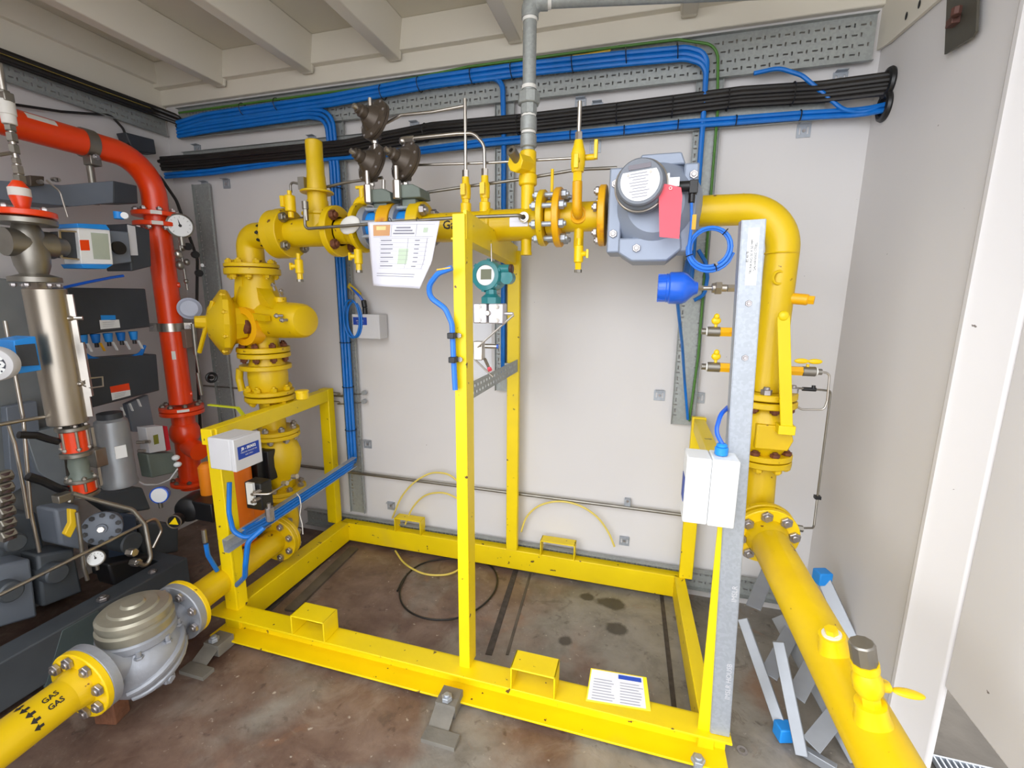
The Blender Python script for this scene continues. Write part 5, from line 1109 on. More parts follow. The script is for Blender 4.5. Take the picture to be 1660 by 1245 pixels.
# lower red elbow going to the orange tee
t=thing('red_elbow','orange-red flanged elbow below the red pipe, beside the left frame post','pipe',(RX,RY,.5))
m=MB(); m.flange((RX,RY,.810),(0,0,1),.105,.022); m.build('flange',RED,t)
m=MB(); m.cyl((RX,RY,.36),(RX,RY,.80),.056,n=28); m.cyl((RX,RY,.62),(RX+.13,RY-.03,.60),.05,n=24); m.ell((RX,RY,.69),(.075,.075,.08)); m.build('elbow',RED,t)
m=MB(); m.flange((RX,RY,.40),(0,0,1),.10,.02); m.build('flange',RED,t); bolts(t,(RX,RY,.412),(0,0,1),.085,8,.007,.01,0,STD,nut=False)
# clamps on the red pipe
for i,(c,a) in enumerate((((RX,RY,1.28),(0,0,1)),((RX,-.62,zt),(0,1,0)))):
    t=thing('pipe_clamp',['steel band clamp halfway down the red pipe','brown steel saddle clamp holding the red pipe on a short stand'][i],'clamp',c)
    m=MB(); m.lathe(V(c)-V(a)*.022,a,[(rr+.001,0),(rr+.006,0),(rr+.006,.044),(rr+.001,.044)],n=32); m.build('band',[STEEL,STD][i],t)
    if i==0:
        for s in (-1,1):
            d_=V((s*.8,s*.0-.45,0)).normalized() if 0 else V((.8,.6,0))*s; m=MB(); m.box(V(c)+d_*(rr+.022),(.04,.012,.044),rz=math.atan2(d_.y,d_.x)); m.build('ear',STEEL,t); bolt1(t,V(c)+d_*(rr+.024)+V((.004,-.01,0)),(.6,-.8,0),.007,.006,.01,ZINC)
    else:
        m=MB(); m.box(V(c)+V((.02,0,-.075)),(.05,.045,.04)); m.build('saddle',STD,t,bevel=.003)
        m=MB(); m.cyl(V(c)-V((0,0,.26)),V(c)-V((0,0,.07)),.014,n=14); m.build('stand',STD,t); bolt1(t,V(c)+V((.045,-.0,-.06)),(1,0,0),.008,.008,.01,ZINC)
# conduit with fittings at far left
t=thing('steel_conduit','upright threaded steel conduit with fittings in front of the red pipe','conduit',at(35,320,x=-2.25))
pa,pb=at(14,108,x=-2.25),at(37,318,x=-2.25); pb=V((pa.x,pb.y,pb.z)); pa=V((pb.x,pb.y,pa.z))
m=MB(); m.cyl(pb,pa,.010,n=14); m.build('tube',STEEL,t)
H=pa.z-pb.z
for f,r_,h,mm in ((.02,.016,.03,STEEL),(.10,.019,.028,STD),(.17,.017,.03,STEEL),(.25,.014,.02,STEEL),(.33,.016,.03,STD),(.42,.017,.03,STD),(.50,.017,.02,STD),(.70,.018,.045,STD),(.62,.024,.05,WTP),(.55,.021,.04,WTP)):
    m=MB(); p=pb+V((0,0,f*H)); m.cyl(p,p+V((0,0,h)),r_,n=6 if mm is not WTP else 20,ch=.002); m.build('fitting' if mm is not WTP else 'white_band',mm,t)
m=MB(); p=pb+V((0,0,.75*H)); m.box(p,(.05,.03,.03)); m.build('joint',STD,t,bevel=.003)
tubeobj('steel_tube',[at(-40,258,x=-2.25),at(28,246,x=-2.25)],.006,STD,'short horizontal steel tube joining the threaded conduit at far left')
# red reducer & flange valve
t=thing('actuated_valve','stainless flanged valve with blue and white actuator box at far left','valve',at(45,440,x=-2.2))
q=V((pb.x,pb.y,pb.z))
def ql(px,py,X=-2.25): return at(px,py,x=X)
fz=at(30,350,x=-2.25).z; vc_=V((-2.22,ql(38,395).y,at(35,395,x=-2.25).z)); fxy=V((vc_.x,vc_.y,0))
m=MB(); m.lathe(fxy+V((0,0,fz+.01)),(0,0,1),[(0,0),(.018,0),(.020,.015),(.030,.05),(.030,.085),(.014,.11),(0,.11)],n=24); m.flange(fxy+V((0,0,fz+.005)),(0,0,1),.092,.022); m.build('red_flange',RED,t)
m=MB(); m.lathe(fxy+V((0,0,fz+.066)),(0,0,1),[(.0302,0),(.031,.001),(.031,.028),(.0302,.029)],n=24); m.build('white_band',WTP,t)
m=MB(); m.flange(fxy+V((0,0,fz-.022)),(0,0,1),.09,.022); m.lathe(fxy+V((0,0,fz-.24)),(0,0,1),[(0,0),(.075,0),(.075,.018),(.04,.03),(.05,.06),(.055,.11),(.05,.17),(.035,.21),(0,.21)],n=24); m.cyl(vc_+V((.0,-.07,0)),vc_+V((.0,.07,0)),.05,n=20); m.cyl(vc_,vc_+V((-.03,.12,.0)),.042,.036,n=24); m.build('valve_body',STD,t)
bolts(t,fxy+V((0,0,fz+.016)),(0,0,1),.072,4,.007,.01,.0,ZINC,nut=False,ph=.4); bolts(t,fxy+V((0,0,fz-.245)),(0,0,-1),.06,6,.006,.01,.0,ZINC,nut=False,ph=.4)
m=MB(); m.cyl(fxy+V((0,0,fz-.28)),fxy+V((0,0,fz-.24)),.032,n=6,ch=.002); m.cyl(fxy+V((0,0,fz-.36)),fxy+V((0,0,fz-.28)),.010,n=12); m.build('lower_nipple',STEEL,t)
m=MB(); quadx(m,[(96,375),(128,377),(130,420),(101,417)],-2.24,.06); m.build('coupling_box',DGR,t,bevel=.003)
m=MB(); 
for a_,b_ in (((96,374),(130,376)),((100,418),(132,421)),((96,374),(100,418))): m.bar(at(*a_,x=-2.23),at(*b_,x=-2.23),.006,.006)
m.build('coupling_frame',STEEL,t)
m=MB(); quadx(m,[(126,368),(178,372),(184,429),(132,428)],-2.22,.10); ab=m.build('actuator_box',WHT,t,bevel=.003)
m=MB(); quadx(m,[(125,362),(172,364),(179,373),(126,369)],-2.212,.12); m.build('blue_cap',BLP,t,bevel=.002)
m=MB(); quadx(m,[(131,428),(184,429),(172,436),(136,435)],-2.212,.12); m.build('blue_cap',BLP,t,bevel=.002)
m=MB(); m.add([at(a,b,x=-2.2195) for a,b in ((129,389),(144,389),(146,406),(131,406))],[(0,1,2,3)]); m.build('red_label',RED,ab)
m=MB(); m.add([at(a,b,x=-2.2195) for a,b in ((147,377),(175,379),(179,421),(152,420))],[(0,1,2,3)]); m.build('window',mat('pale_green_window',(176,186,172),.15),ab)
m=MB(); quadx(m,[(178,374),(208,376),(214,425),(183,429)],-2.26,.08); m.build('gearbox',GRY,t,bevel=.004)
m=MB(); p=at(191,402,x=-2.25); m.cyl(p,p+V((.012,0,0)),.028,n=20); m.build('black_dial',BLKP,t)
m=MB(); quadx(m,[(206,362),(243,372),(246,432),(213,440)],-2.27,.16); m.build('end_box',DGR,t,bevel=.006)
m=MB(); m.add([at(a,b,x=-2.268) for a,b in ((206,364),(219,367),(224,414),(212,414))],[(0,1,2,3)]); m.build('label',WHG,t)
m=MB(); p=at(193,355,x=-2.26); m.cyl(p,p+V((0,0,.03)),.018,n=14); m.build('blue_knob',BLP,t)
m=MB(); p=at(203,350,x=-2.24); m.cyl(p,p+V((.01,-.01,0)),.014,n=16); m.build('round_tag',WHT,t)
# grey duct box at top
t=thing('equipment_housing','long blue-grey steel housing under the red pipe at far left','housing',at(100,330,x=-2.4))
m=MB(); quadx(m,[(-60,288),(100,300),(184,293),(184,329),(115,335),(-60,318)],-2.42,.16); m.build('housing',GRY,t,bevel=.003)
m=MB(); quadx(m,[(184,293),(222,301),(224,330),(184,329)],-2.42,.14); m.build('dark_end',DGR,t,bevel=.003)
m=MB(); quadx(m,[(48,284),(72,286),(72,301),(50,302)],-2.38,.05); m.build('gauge_block',BRZ,t,bevel=.003)
for px,py in ((85,291),(90,292),(62,295)):
    p=at(px,py,x=-2.37); m=MB(); m.cyl(p,p+V((.02,0,0)),.008,n=10); m.build('fitting',STEEL,t)
tubeobj('steel_tube',pxs([(75,292),(97,310),(103,330),(110,352)],x=-2.33),.0035,STEEL,'thin bent steel tube crossing the blue-grey housing',fil=.03)
# green blue mounting board panels behind
t=thing('equipment_cabinet','tall grey steel backing cabinet behind the stainless canister','cabinet',(-2.62,-.95,.3))
m=MB(); quadx(m,[(-80,440),(70,460),(95,640),(120,700),(120,960),(-80,1040)],-2.60,.10); m.build('panel',mat('mid_grey_panel',(128,132,134),.45,.1),t,bevel=.004)
m=MB(); quadx(m,[(42,705),(98,690),(112,800),(62,765)],-2.52,.05); m.build('bright_plate',mat('light_grey_plate',(140,148,154),.4,.2),t,bevel=.003)
m=MB(); quadx(m,[(10,660),(60,650),(72,770),(20,800)],-2.54,.04); m.build('door',GRY,t,bevel=.003)
# stainless canister
cp=at(72,468,x=-2.12); cr=hs(cp,76); cz0=at(110,686,x=-2.12).z
t=thing('filter_canister','tall brushed stainless steel canister standing among the left plant','canister',(cp.x,cp.y,cz0))
m=MB(); m.lathe((cp.x,cp.y,cz0),(0,0,1),[(0,0),(cr-.003,0),(cr,.003),(cr,cp.z-cz0-.003),(cr-.004,cp.z-cz0),(0,cp.z-cz0)],n=48); m.build('shell',mat('brushed_stainless',(176,168,156),.33,.9,var=.1,vs=3,bump=.02,bs=8),t)
m=MB(); sd_=V((.75,.66,0)); m.bar(V((cp.x,cp.y,cz0+.02))+sd_*(cr+.006),V((cp.x,cp.y,cp.z-.02))+sd_*(cr+.006),.01,.022,up=sd_); m.bar(V((cp.x,cp.y,cz0+.10))+sd_*(cr+.02),V((cp.x,cp.y,cp.z-.2))+sd_*(cr+.02),.02,.012,up=sd_); m.build('seam_rail',STEEL,t)
hpz=at(150,620,x=-2.05); m=MB(); m.tube([at(129,622,x=-2.08),at(146,613,x=-2.05),at(166,611,x=-2.05),at(167,626,x=-2.05),at(147,629,x=-2.05),at(130,623,x=-2.08)],.0035,n=8); m.build('latch_loop',STEEL,t)
m=MB(); p=at(128,622,x=-2.07); m.ell(p,(.018,.012,.010)); m.build('latch_hook',STEEL,t)
p=at(110,516,x=-2.08); m=MB(); m.ell(p,(.02,.02,.012)); m.cyl(p,p+V((.03,.03,0)),.008,n=10); m.build('latch_hook',STEEL,t)
# black junction boxes
def dbox(pts,X,d,lab,lblpts=None,lm=None,lab2=None):
    t=thing('junction_box',lab,'junction box',at(pts[3][0],pts[3][1],x=X)); m=MB(); quadx(m,pts,X,d); m.build('box_body',DGR,t,bevel=.005)
    if lblpts:
        m=MB(); m.add([at(a,b,x=X+.001) for a,b in lblpts[0]],[(0,1,2,3)]); m.build('coloured_label',lm,t)
        m=MB(); m.add([at(a,b,x=X+.001) for a,b in lblpts[1]],[(0,1,2,3)]); lw=m.build('white_label',WHT,t)
        m=MB(); a,b,c,d_=[at(*k,x=X+.0018) for k in lblpts[1]]
        for v in (.25,.5,.72): P_=a.lerp(d_,v); Q_=b.lerp(c,v); m.bar(P_.lerp(Q_,.15),P_.lerp(Q_,.8-.2*v),.0006,.004,up=(1,0,0))
        m.build('label_text',INKG,lw)
    return t
t=dbox([(108,466),(236,468),(244,530),(118,545)],-2.42,.10,'upper black junction box with blue and white label beside the red pipe',
   ([(163,511),(187,511),(188,519),(164,519)],[(161,519),(193,518),(195,531),(163,534)]),BLP)
t2=dbox([(125,583),(254,574),(259,633),(138,664)],-2.40,.10,'lower black junction box with red and white label beside the red pipe',
   ([(178,627),(209,621),(211,632),(180,637)],[(180,637),(211,632),(212,641),(182,649)]),RED)
for i in range(5):
    px=134+i*20.5; g=at(px,547-i*1.5,x=-2.44); t=thing('cable_gland','blue cable gland in the row under the upper black junction box','cable gland',g,'blue cable glands under the upper black box')
    m=MB(); m.cyl(g+V((0,0,.012)),g+V((0,0,-.03)),.019,.014,n=14,ch=.002); m.build('gland_body',BLU if i%2 else BLP,t)
    m=MB(); m.cyl(g+V((0,0,-.03)),g+V((0,0,-.05)),.008,n=10); m.build('cable_stub',BLKP,t)
    l0_=at(px+8,557-i*1.2,x=-2.40); l1_=at(px+15,570-i*1.2,x=-2.40); m=MB(); m.bar(l0_,l1_,.003,.014,up=(1,0,0)); o=m.build('cable_marker',WHT if i!=1 else YLO,t)
for k,(d0) in enumerate((0,5)):
    tubeobj('blue_cable',pxs([(132,570+d0),(148,580+d0),(175,585+d0),(205,582+d0),(228,573+d0),(235,560)],x=-2.41),.007,BLU,['upper blue cable drooping between the two black junction boxes','lower blue cable drooping between the two black junction boxes'][k],'cable',fil=.05)
for i in range(4):
    px=196-12+i*13; g=at(px,668-i*7,x=-2.38); m=MB(); m.bar(g,at(px+5,680-i*7,x=-2.38),.004,.012,up=(1,0,0)); o=m.build('cable_marker',WHT); tag(o,'white cable marker hanging under the lower black junction box','cable marker','cable markers under the lower black box')
m=MB(); quadx(m,[(205,655),(240,640),(252,700),(215,700)],-2.46,.03); tag(m.build('mounting_plate',GRY,bevel=.002),'grey slotted plate below the lower black junction box','plate')
cable('blue_cable',pxs([(104,466),(140,458),(180,450),(200,447)],x=-2.30),.006,BLU2,'dark blue cable slanting above the upper black junction box',fil=.03)
cable('black_cable',[at(205,232,x=-2.55),at(235,262,x=-2.55),at(262,290,x=-2.55),at(286,325,x=-2.55),at(320,420,x=-2.55),at(318,560,x=-2.55),at(325,700,x=-2.55)],.008,BLK,'black cable running down behind the red pipe and gauges',fil=.1)
# small black box near the corner
t=dbox([(203,214),(250,226),(254,250),(216,245)],-2.66,.07,'black junction box in the corner above the red bend')
# blue transmitter with round face at the left edge
t=thing('flow_transmitter','blue framed transmitter with round white-rimmed display at left photo edge','transmitter',at(20,620,x=-1.95))
m=MB(); quadx(m,[(22,552),(58,545),(68,600),(30,606)],-2.02,.10); m.build('blue_frame',BLP,t,bevel=.003)
m=MB(); quadx(m,[(26,560),(57,557),(64,592),(32,594)],-2.014,.01); m.build('dark_face',DGR,t,bevel=.001)
dc=at(-8,590,x=-1.98); da=V((.62,-.78,.0)).normalized(); dR=hs(dc,84)
m=MB(); m.lathe(dc-da*.03,da,[(0,0),(dR*.8,0),(dR,.012),(dR,.04),(dR*.94,.048),(dR*.66,.052),(dR*.62,.046),(0,.046)],n=44); dl=m.build('display_rim',WHG,t)
m=MB(); m.cyl(dc+da*.0165,dc+da*.0175,dR*.61,n=40); dsc=m.build('display_disc',mat('slate_disc',(70,74,84),.3),dl)
dx=V((da.y*-1,da.x,0)).normalized(); 
m=MB(); text(m,'800',.045,lambda a,b_: dc+da*.0185+V((0,0,1))*a*1.0+dx*(-b_+dR*.30),bold=.002); m.build('display_text',WHT,dsc)
# valve chain below canister: orange sleeved couplings
bx=V((cp.x-.02,cp.y+.02,0))
def chain(px,z0,z1): pass
cz=lambda py: at(115,py,x=-2.12).z
t=thing('sight_coupling','steel flanged coupling with orange sleeve under the canister','coupling',(bx.x,bx.y,cz(760)))
m=MB(); m.flange((bx.x,bx.y,cz(696)),(0,0,1),.052,.018,n=28); m.cyl((bx.x,bx.y,cz(696)),(bx.x,bx.y,cz(678)),.012,n=12); m.build('flange',STD,t); m=MB(); m.flange((bx.x,bx.y,cz(740)),(0,0,1),.052,.018,n=28); m.build('flange',STD,t)
m=MB(); m.cyl((bx.x,bx.y,cz(736)),(bx.x,bx.y,cz(700)),.040,n=28); m.build('orange_sleeve',RED,t)
bolts(t,(bx.x,bx.y,cz(696)+.009),(0,0,1),.042,6,.005,.008,.085,STEEL,nut=True,ph=.2)
m=MB(); m.lathe((bx.x,bx.y,cz(785)),(0,0,1),[(0,0),(.045,0),(.03,.03),(.034,.06),(.03,.09),(.045,.12),(0,.12)],n=24); m.build('neck',GRC,t)
t=thing('sight_coupling','steel coupling with orange sleeve above the yellow lever, lower of two','coupling',(bx.x,bx.y,cz(812)))
m=MB(); m.cyl((bx.x,bx.y,cz(806)),(bx.x,bx.y,cz(787)),.042,n=28); m.build('orange_sleeve',RED,t)
m=MB(); m.flange((bx.x,bx.y,cz(785)),(0,0,1),.052,.014,n=28); m.build('flange',STD,t); m=MB(); m.flange((bx.x,bx.y,cz(810)),(0,0,1),.05,.014,n=28); m.build('flange',STD,t)
bolts(t,(bx.x,bx.y,cz(785)+.007),(0,0,1),.042,6,.005,.008,.05,STEEL,nut=False,ph=.2)
cable('black_hose',pxs([(30,705),(60,706),(78,712),(95,716)],x=-2.15),.013,BLKP,'short black hose joining the steel tube to the upper orange coupling',cat='hose',fil=.02)
cable('black_hose',pxs([(45,772),(70,780),(95,792),(108,794)],x=-2.15),.015,BLKP,'short black hose reaching the lower orange coupling',cat='hose',fil=.02)
t=thing('ball_valve','small steel valve with yellow lever handle left of the grey pump','valve',at(110,850,x=-2.1))
m=MB(); p=at(112,815,x=-2.1); m.cyl(p,at(117,800,x=-2.1),.012,n=10); m.box(at(102,806,x=-2.1),(.04,.05,.03)); m.build('valve_body',STD,t,bevel=.003)
hp_=[at(a,b,x=-2.06) for a,b in ((113,825),(124,826),(127,848),(115,872),(105,866),(114,848))]; m=MB(); m.prism(hp_,(-.02,0,0)); m.build('lever',mat('yellow_lever_grip',(226,188,30),.5),t,bevel=.003)
# motor
mp=at(187,730,x=-2.22); mr_=hs(mp,62); zt_=at(180,676,x=-2.22).z; zb_=at(195,786,x=-2.22).z
t=thing('electric_motor','silver grey upright electric motor with round base and ribs','motor',(mp.x,mp.y,zb_))
m=MB(); m.lathe((mp.x,mp.y,zb_),(0,0,1),[(0,0),(mr_,0),(mr_*1.03,.01),(mr_*.95,.03),(mr_*.95,zt_-zb_-.04),(mr_*.9,zt_-zb_-.015),(mr_*.6,zt_-zb_),(0,zt_-zb_)],n=36); m.build('casing',mat('motor_grey',(150,154,158),.4,.4),t)
for k in range(2):
    a=math.radians(-115+k*9); d_=V((math.cos(a),math.sin(a),0)); m=MB(); m.bar(V((mp.x,mp.y,zb_+.02))+d_*mr_,V((mp.x,mp.y,zt_-.03))+d_*mr_,.008,.012,up=d_); m.build('rib',STEEL,t)
a=math.radians(-16); d_=V((math.cos(a),math.sin(a),0)); s_=V((-d_.y,d_.x,0)); m=MB(); c_=V((mp.x,mp.y,(zt_+zb_)/2+.01))+d_*(mr_*.97); m.box(c_,(.006,.04,.055),ax=(d_,s_,(0,0,1))); m.build('nameplate',WHT,t)
m=MB(); m.box(V((mp.x-.02,mp.y-.06,(zt_+zb_)/2)),(.10,.07,.08)); m.build('terminal_box',STD,t,bevel=.003)
m=MB(); m.cyl((mp.x,mp.y,zt_-.01),(mp.x,mp.y,zt_+.02),mr_*.7,n=24); m.build('fan_cover',DGR,t)
# small indicator box
t=thing('control_module','small grey control box with olive display between motor and red flange','box',at(250,735,x=-2.3))
m=MB(); quadx(m,[(236,693),(264,690),(270,730),(243,735)],-2.28,.06); m.build('box_body',WHG,t,bevel=.003)
m=MB(); m.add([at(a,b,x=-2.279) for a,b in ((248,706),(256,704),(258,719),(250,721))],[(0,1,2,3)]); m.build('display',mat('olive_display',(124,124,40),.3),t)
m=MB(); quadx(m,[(264,690),(271,691),(277,729),(270,731)],-2.29,.05); m.build('red_side',mat('crimson_side',(190,20,40),.4),t)
m=MB(); quadx(m,[(238,736),(282,733),(290,765),(246,775)],-2.30,.07); m.build('lower_housing',GRC,t,bevel=.006)
for px,py in ((285,742),(288,753)): m=MB(); m.ell(at(px,py,x=-2.26),(.018,.018,.014)); m.build('white_cap',WHT,t)
for px,py in ((222,717),(232,716),(224,731)): m=MB(); p=at(px,py,x=-2.27); m.cyl(p,p+V((.03,.01,0)),.008,n=10); m.build('fitting',STEEL,t)
tubeobj('grey_cable',pxs([(220,778),(235,786),(255,786),(275,778),(288,760)],x=-2.24),.004,WHG,'pale grey cable looping under the small control box','cable',fil=.03)
# gauges
def gauge(px,py,X,w_,a,lab,needle=True,blank=False,back=None):
    c=at(px,py,x=X); a=V(a).normalized(); R=hs(c,w_); t=thing('pressure_gauge',lab,'gauge',c-V((0,0,R)))
    m=MB(); m.lathe(c-a*R*.9,a,[(0,0),(R*.85,0),(R*.9,R*.1),(R,R*.75),(R,R*.95),(R*.9,R),(R*.86,R*.93),(0,R*.93)],n=32); m.build('case',back or STD,t)
    m=MB(); m.cyl(c+a*R*.03,c+a*R*.05,R*.86,n=32); f_=m.build('dial',WHT,t)
    x_=V((-a.y,a.x,0)).normalized(); z_=V((0,0,1)); 
    if needle:
        m=MB(); o=c+a*R*.07; m.add([o+x_*(-.06*R),o+x_*(.06*R),o+x_*(-.12*R)+z_*.6*R],[(0,1,2)]); m.cyl(o,o+a*.001,R*.12,n=12)
        m.build('needle',INK,f_)
        m=MB()
        for k in range(11):
            an=math.radians(225-27*k); d2=x_*math.cos(an)+z_*math.sin(an); m.bar(o+d2*R*.62,o+d2*R*.75,.0008,R*.05,up=a)
        m.build('scale_marks',INK,f_)
    m=MB(); m.cyl(c-V((0,0,R*1.6)),c-V((0,0,R*.9)),R*.22,n=12); m.build('stem',STD,t)
gauge(292,366,-2.33,48,(.80,-.60,0),'round white dial pressure gauge beside the upper red flange')
gauge(258,803,-2.15,34,(.5,-.85,.1),'blank faced round gauge above the black actuator',needle=False,back=BLU2)
gauge(155,905,-2.05,34,(.6,-.6,.55),'white gauge lying low under the grey pump cover')
p=at(307,500,x=-2.33); R=hs(p,42); t=thing('round_sensor','round pale blue-grey sensor cap beside the red pipe','sensor',p-V((0,0,R)))
a=V((.75,-.66,.05)).normalized(); m=MB(); m.lathe(p-a*.06,a,[(0,0),(R*.6,0),(R*.7,.02),(R,.03),(R,.055),(R*.82,.058),(R*.82,.07),(R*.7,.075),(0,.075)],n=32); m.build('cap',mat('pale_blue_grey',(180,186,204),.35),t)
m=MB(); m.cyl(p-a*.10,p-a*.055,R*.8,n=24); m.build('blue_ring',mat('muted_blue',(90,110,170),.4),t)
# valve and fittings under gauge
t=thing('needle_manifold','cluster of small black-knobbed valves below the white dial gauge','manifold',at(295,455,x=-2.36))
for px,py,r_,mm in ((289,412,.020,STEEL),(296,400,.018,STD),(292,430,.02,STD),(303,425,.015,STD),(302,456,.012,STD)):
    m=MB(); p=at(px,py,x=-2.36); m.ell(p,(r_,r_,r_*1.2)); m.build('fitting',mm,t)
for px,py in ((315,413),(321,443),(303,400)):
    m=MB(); p=at(px,py,x=-2.34); m.cyl(p,p+V((.025,-.01,0)),.019,n=10,ch=.003); m.build('black_knob',BLKP,t)
m=MB(); m.cyl(at(290,390,x=-2.36),at(304,470,x=-2.36),.006,n=10); m.build('tube',STD,t)
m=MB(); p=at(327,430,x=-2.33); m.cyl(p,p+V((.006,0,0)),.009,n=14); m.build('round_tag',WHT,t)
t=thing('sample_valve','steel needle valve with black handwheel right of the red pipe','valve',at(326,645,x=-2.36))
for a_,b_,r_ in (((313,525),(318,575),.012),((318,575),(323,605),.007),((321,604),(327,640),.012)):
    m=MB(); m.cyl(at(*a_,x=-2.36),at(*b_,x=-2.36),r_,n=12); m.build('body',STD,t)
m=MB(); m.box(at(312,548,x=-2.38),(.03,.10,.10)); m.build('brown_box',mat('brown_grey_box',(120,100,88),.6),t,bevel=.003)
m=MB(); p=at(343,612,x=-2.33); m.torus(p,(.9,-.4,0),.024,.008,n=20,m=8); m.cyl(p-V((.03,0,0)),p+V((.004,0,0)),.010,n=12); m.build('handwheel',BLKP,t)
for px,py in ((292,462),(312,638)): 
    m=MB(); p=at(px,py,x=-2.40); m.cyl(p-V((.03,.03,0)),p,.014,n=16); m.build('red_stub',RED,t)
# grey pump
pc_=at(165,857,x=-2.12); pr=hs(pc_,70); pa_=V((.75,-.60,.25)).normalized()
t=thing('gas_booster','blue-grey cast pump with round bolted cover facing the viewer','pump',pc_-V((0,0,.16)))
m=MB(); m.lathe(pc_-pa_*.14,pa_,[(0,0),(pr*.8,0),(pr*.85,.06),(pr*.8,.10),(pr,.105),(pr,.135),(pr*.9,.14),(pr*.3,.142),(pr*.28,.155),(0,.155)],n=40); m.build('cover',STG if 0 else GRY,t)
bolts(t,pc_+pa_*.0,pa_,pr*.82,10,.006,.004,.0,BLKP,nut=False,ph=.2)
m=MB(); m.cyl(pc_+pa_*.015,pc_+pa_*.030,.012,n=6); m.build('centre_plug',STEEL,t)
m=MB(); quadx(m,[(88,826),(130,818),(138,892),(98,884)],-2.22,.12); m.build('body_block',GRY,t,bevel=.012)
m=MB(); 
quadx(m,[(196,832),(222,835),(226,905),(200,915)],-2.24,.10); m.build('side_body',mat('dark_blue_grey',(58,72,92),.45,.1),t,bevel=.01)
m=MB(); quadx(m,[(140,800),(232,790),(246,826),(190,835)],-2.30,.10); m.build('rear_body',STG,t,bevel=.01)
# lower block with flanges under pump
t=thing('cradle_frame','dark blue-grey steel cradle frame on the floor at far left','frame',(-2.3,-1.1,0))
m=MB(); c0f=at(-60,1020,x=-2.15); 
b0f=V((-2.10,-1.75,.0)); b1f=V((-2.10,-.72,.0))
m.bar(b0f+V((0,0,.20)),b1f+V((0,0,.20)),.10,.016); m.bar(b0f+V((.046,0,.12)),b1f+V((.046,0,.12)),.010,.17); m.bar(b0f+V((0,0,.04)),b1f+V((0,0,.04)),.10,.016); m.build('side_beam',STG,t,bevel=.003)
m=MB(); m.bar((-2.10,-.74,.12),(-2.65,-.74,.12),.06,.16); m.build('cross_beam',STG,t,bevel=.004)
m=MB(); m.box((-2.08,-1.15,.03),(.14,.20,.06)); m.build('foot',STG,t,bevel=.004)
m=MB(); m.prism([(-2.06,-1.10,.2),(-2.06,-1.22,.2),(-2.06,-1.30,.02),(-2.06,-1.05,.02)],(.012,0,0)); m.build('gusset',mat('teal_grey',(84,98,100),.45,.2),t,bevel=.003)
bolt1(t,(-2.08,-1.06,.21),(0,0,1),.012,.014,.02,ZINC); bolt1(t,(-2.08,-.86,.21),(0,0,1),.010,.010,.02,ZINC)
t=thing('valve_train','dark grey valve blocks and pipework mounted on the left cradle frame','valve',(-2.4,-1.1,.22))
for pts,X,d,mm,nm in (([(0,835),(60,830),(75,900),(0,925)],-2.35,.18,STG,'block'),([(60,900),(120,890),(135,960),(70,985)],-2.25,.14,STG,'block'),([(-60,930),(50,905),(62,1000),(-60,1035)],-2.25,.14,GRY,'block'),([(175,915),(245,900),(250,935),(185,950)],-2.15,.10,BLKP,'dark_flange'),([(225,845),(290,850),(290,895),(235,905)],-2.30,.12,STG,'block')):
    m=MB(); quadx(m,pts,X,d); m.build(nm,mm,t,bevel=.010)
for px,py,w_ in ((28,880,44),(95,930,46),(215,880,44),(20,960,50)):
    c=at(px,py,x=-2.2); R=hs(c,w_); m=MB(); m.cyl(c-V((.10,0,0)),c+V((.0,-.0,0)),R,n=24,ch=.006); m.build('flange_disc',STG,t); 
# rusty threaded stack at far left
t=thing('bolt_stack','stack of dark steel studs and nuts at the left photo edge','fitting',at(8,870,x=-2.1))
for k in range(6): m=MB(); p=at(6+k*1.2,772+k*19,x=-2.12); m.cyl(p-V((0,.02,0)),p+V((0,.02,0)),.022,n=6,ch=.003); m.build('nut',STD,t); m=MB(); m.cyl(p-V((0,0,.014)),p+V((0,0,.014)),.02,n=14); m.build('washer',mat('dark_rust',(60,40,40),.6) if k==0 else bpy.data.materials['dark_rust'],t)
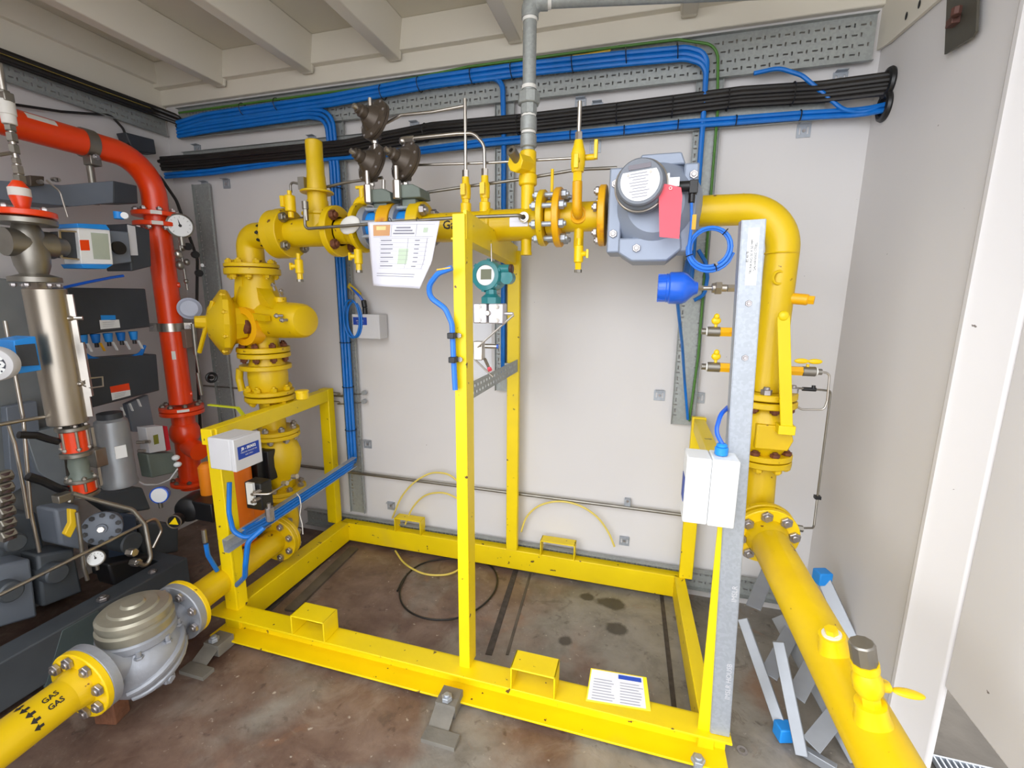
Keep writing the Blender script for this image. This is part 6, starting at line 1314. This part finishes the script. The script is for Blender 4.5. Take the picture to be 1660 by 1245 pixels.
# black actuator with yellow indicator
t=thing('valve_actuator','black valve actuator with yellow arrow indicator left of the frame post','actuator',at(300,860,x=-1.95))
ca_=at(302,828,x=-1.98); aa=V((.35,-.93,.05)).normalized(); R=hs(ca_,52)
m=MB(); m.lathe(ca_-aa*.12,aa,[(0,0),(R*.9,0),(R,.02),(R,.10),(R*.9,.12),(R*.5,.13),(0,.13)],n=32); m.box(ca_+V((.07,.06,0)),(.14,.10,.09)); m.build('housing',BLKP,t,bevel=.005)
ci=at(282,846,x=-1.95); m=MB(); m.cyl(ci-aa*.03,ci,.030,n=24); m.build('indicator_base',BLKP,t)
m=MB(); x_=V((-aa.y,aa.x,0)).normalized(); m.add([ci+aa*.001+x_*-.022+V((0,0,-.010)),ci+aa*.001+x_*.018+V((0,0,-.014)),ci+aa*.001+x_*.008+V((0,0,.022))],[(0,1,2)]); m.build('yellow_arrow',YFR,t)
m=MB(); m.torus(ci+aa*.0,aa,.03,.003,n=24,m=6); m.build('indicator_rim',STEEL,t)
# long stainless tubes in front
tubeobj('steel_tube',[at(-60,994,x=-1.98),at(225,853,x=-1.98),at(252,838,x=-1.98),at(262,860,x=-1.98),at(248,888,x=-1.98)],.0062,STEEL,'long straight stainless tube rising from bottom left to a loop',fil=.03)
tubeobj('steel_tube',[at(118,800,x=-2.02),at(160,812,x=-2.0),at(215,826,x=-1.96),at(235,850,x=-1.94),at(245,905,x=-1.92),at(236,918,x=-1.92),at(222,912,x=-1.92)],.0085,STD,'thicker stainless tube bending down beside the grey pump',fil=.04)
tubeobj('steel_tube',pxs([(8,520),(38,680),(50,830),(64,895)],x=-2.18),.006,STEEL,'tall thin steel tube running down at far left behind the round display',fil=.1)
tubeobj('steel_tube',pxs([(-60,700),(-10,690),(40,681),(72,676)],x=-2.14),.007,STEEL,'short horizontal steel tube left of the canister foot',fil=.03)
tubeobj('steel_tube',pxs([(14,690),(24,720),(38,790),(46,840)],x=-2.16),.0055,STEEL,'bent thin steel tube dropping below the round display',fil=.05)
tubeobj('steel_tube',pxs([(125,830),(130,870),(136,920),(142,940)],x=-2.05),.007,STD,'short upright steel tube in front of the grey pump')
for px,py,l in ((222,892,'upper'),(228,908,'lower')):
    p=at(px,py,x=-1.95); m=MB(); m.cyl(p-V((.02,.02,0)),p+V((.02,-.02,.004)),.016,n=6,ch=.002); tag(m.build('tube_fitting',STEEL),l+' steel compression fitting at the bend above the silver globe','fitting')
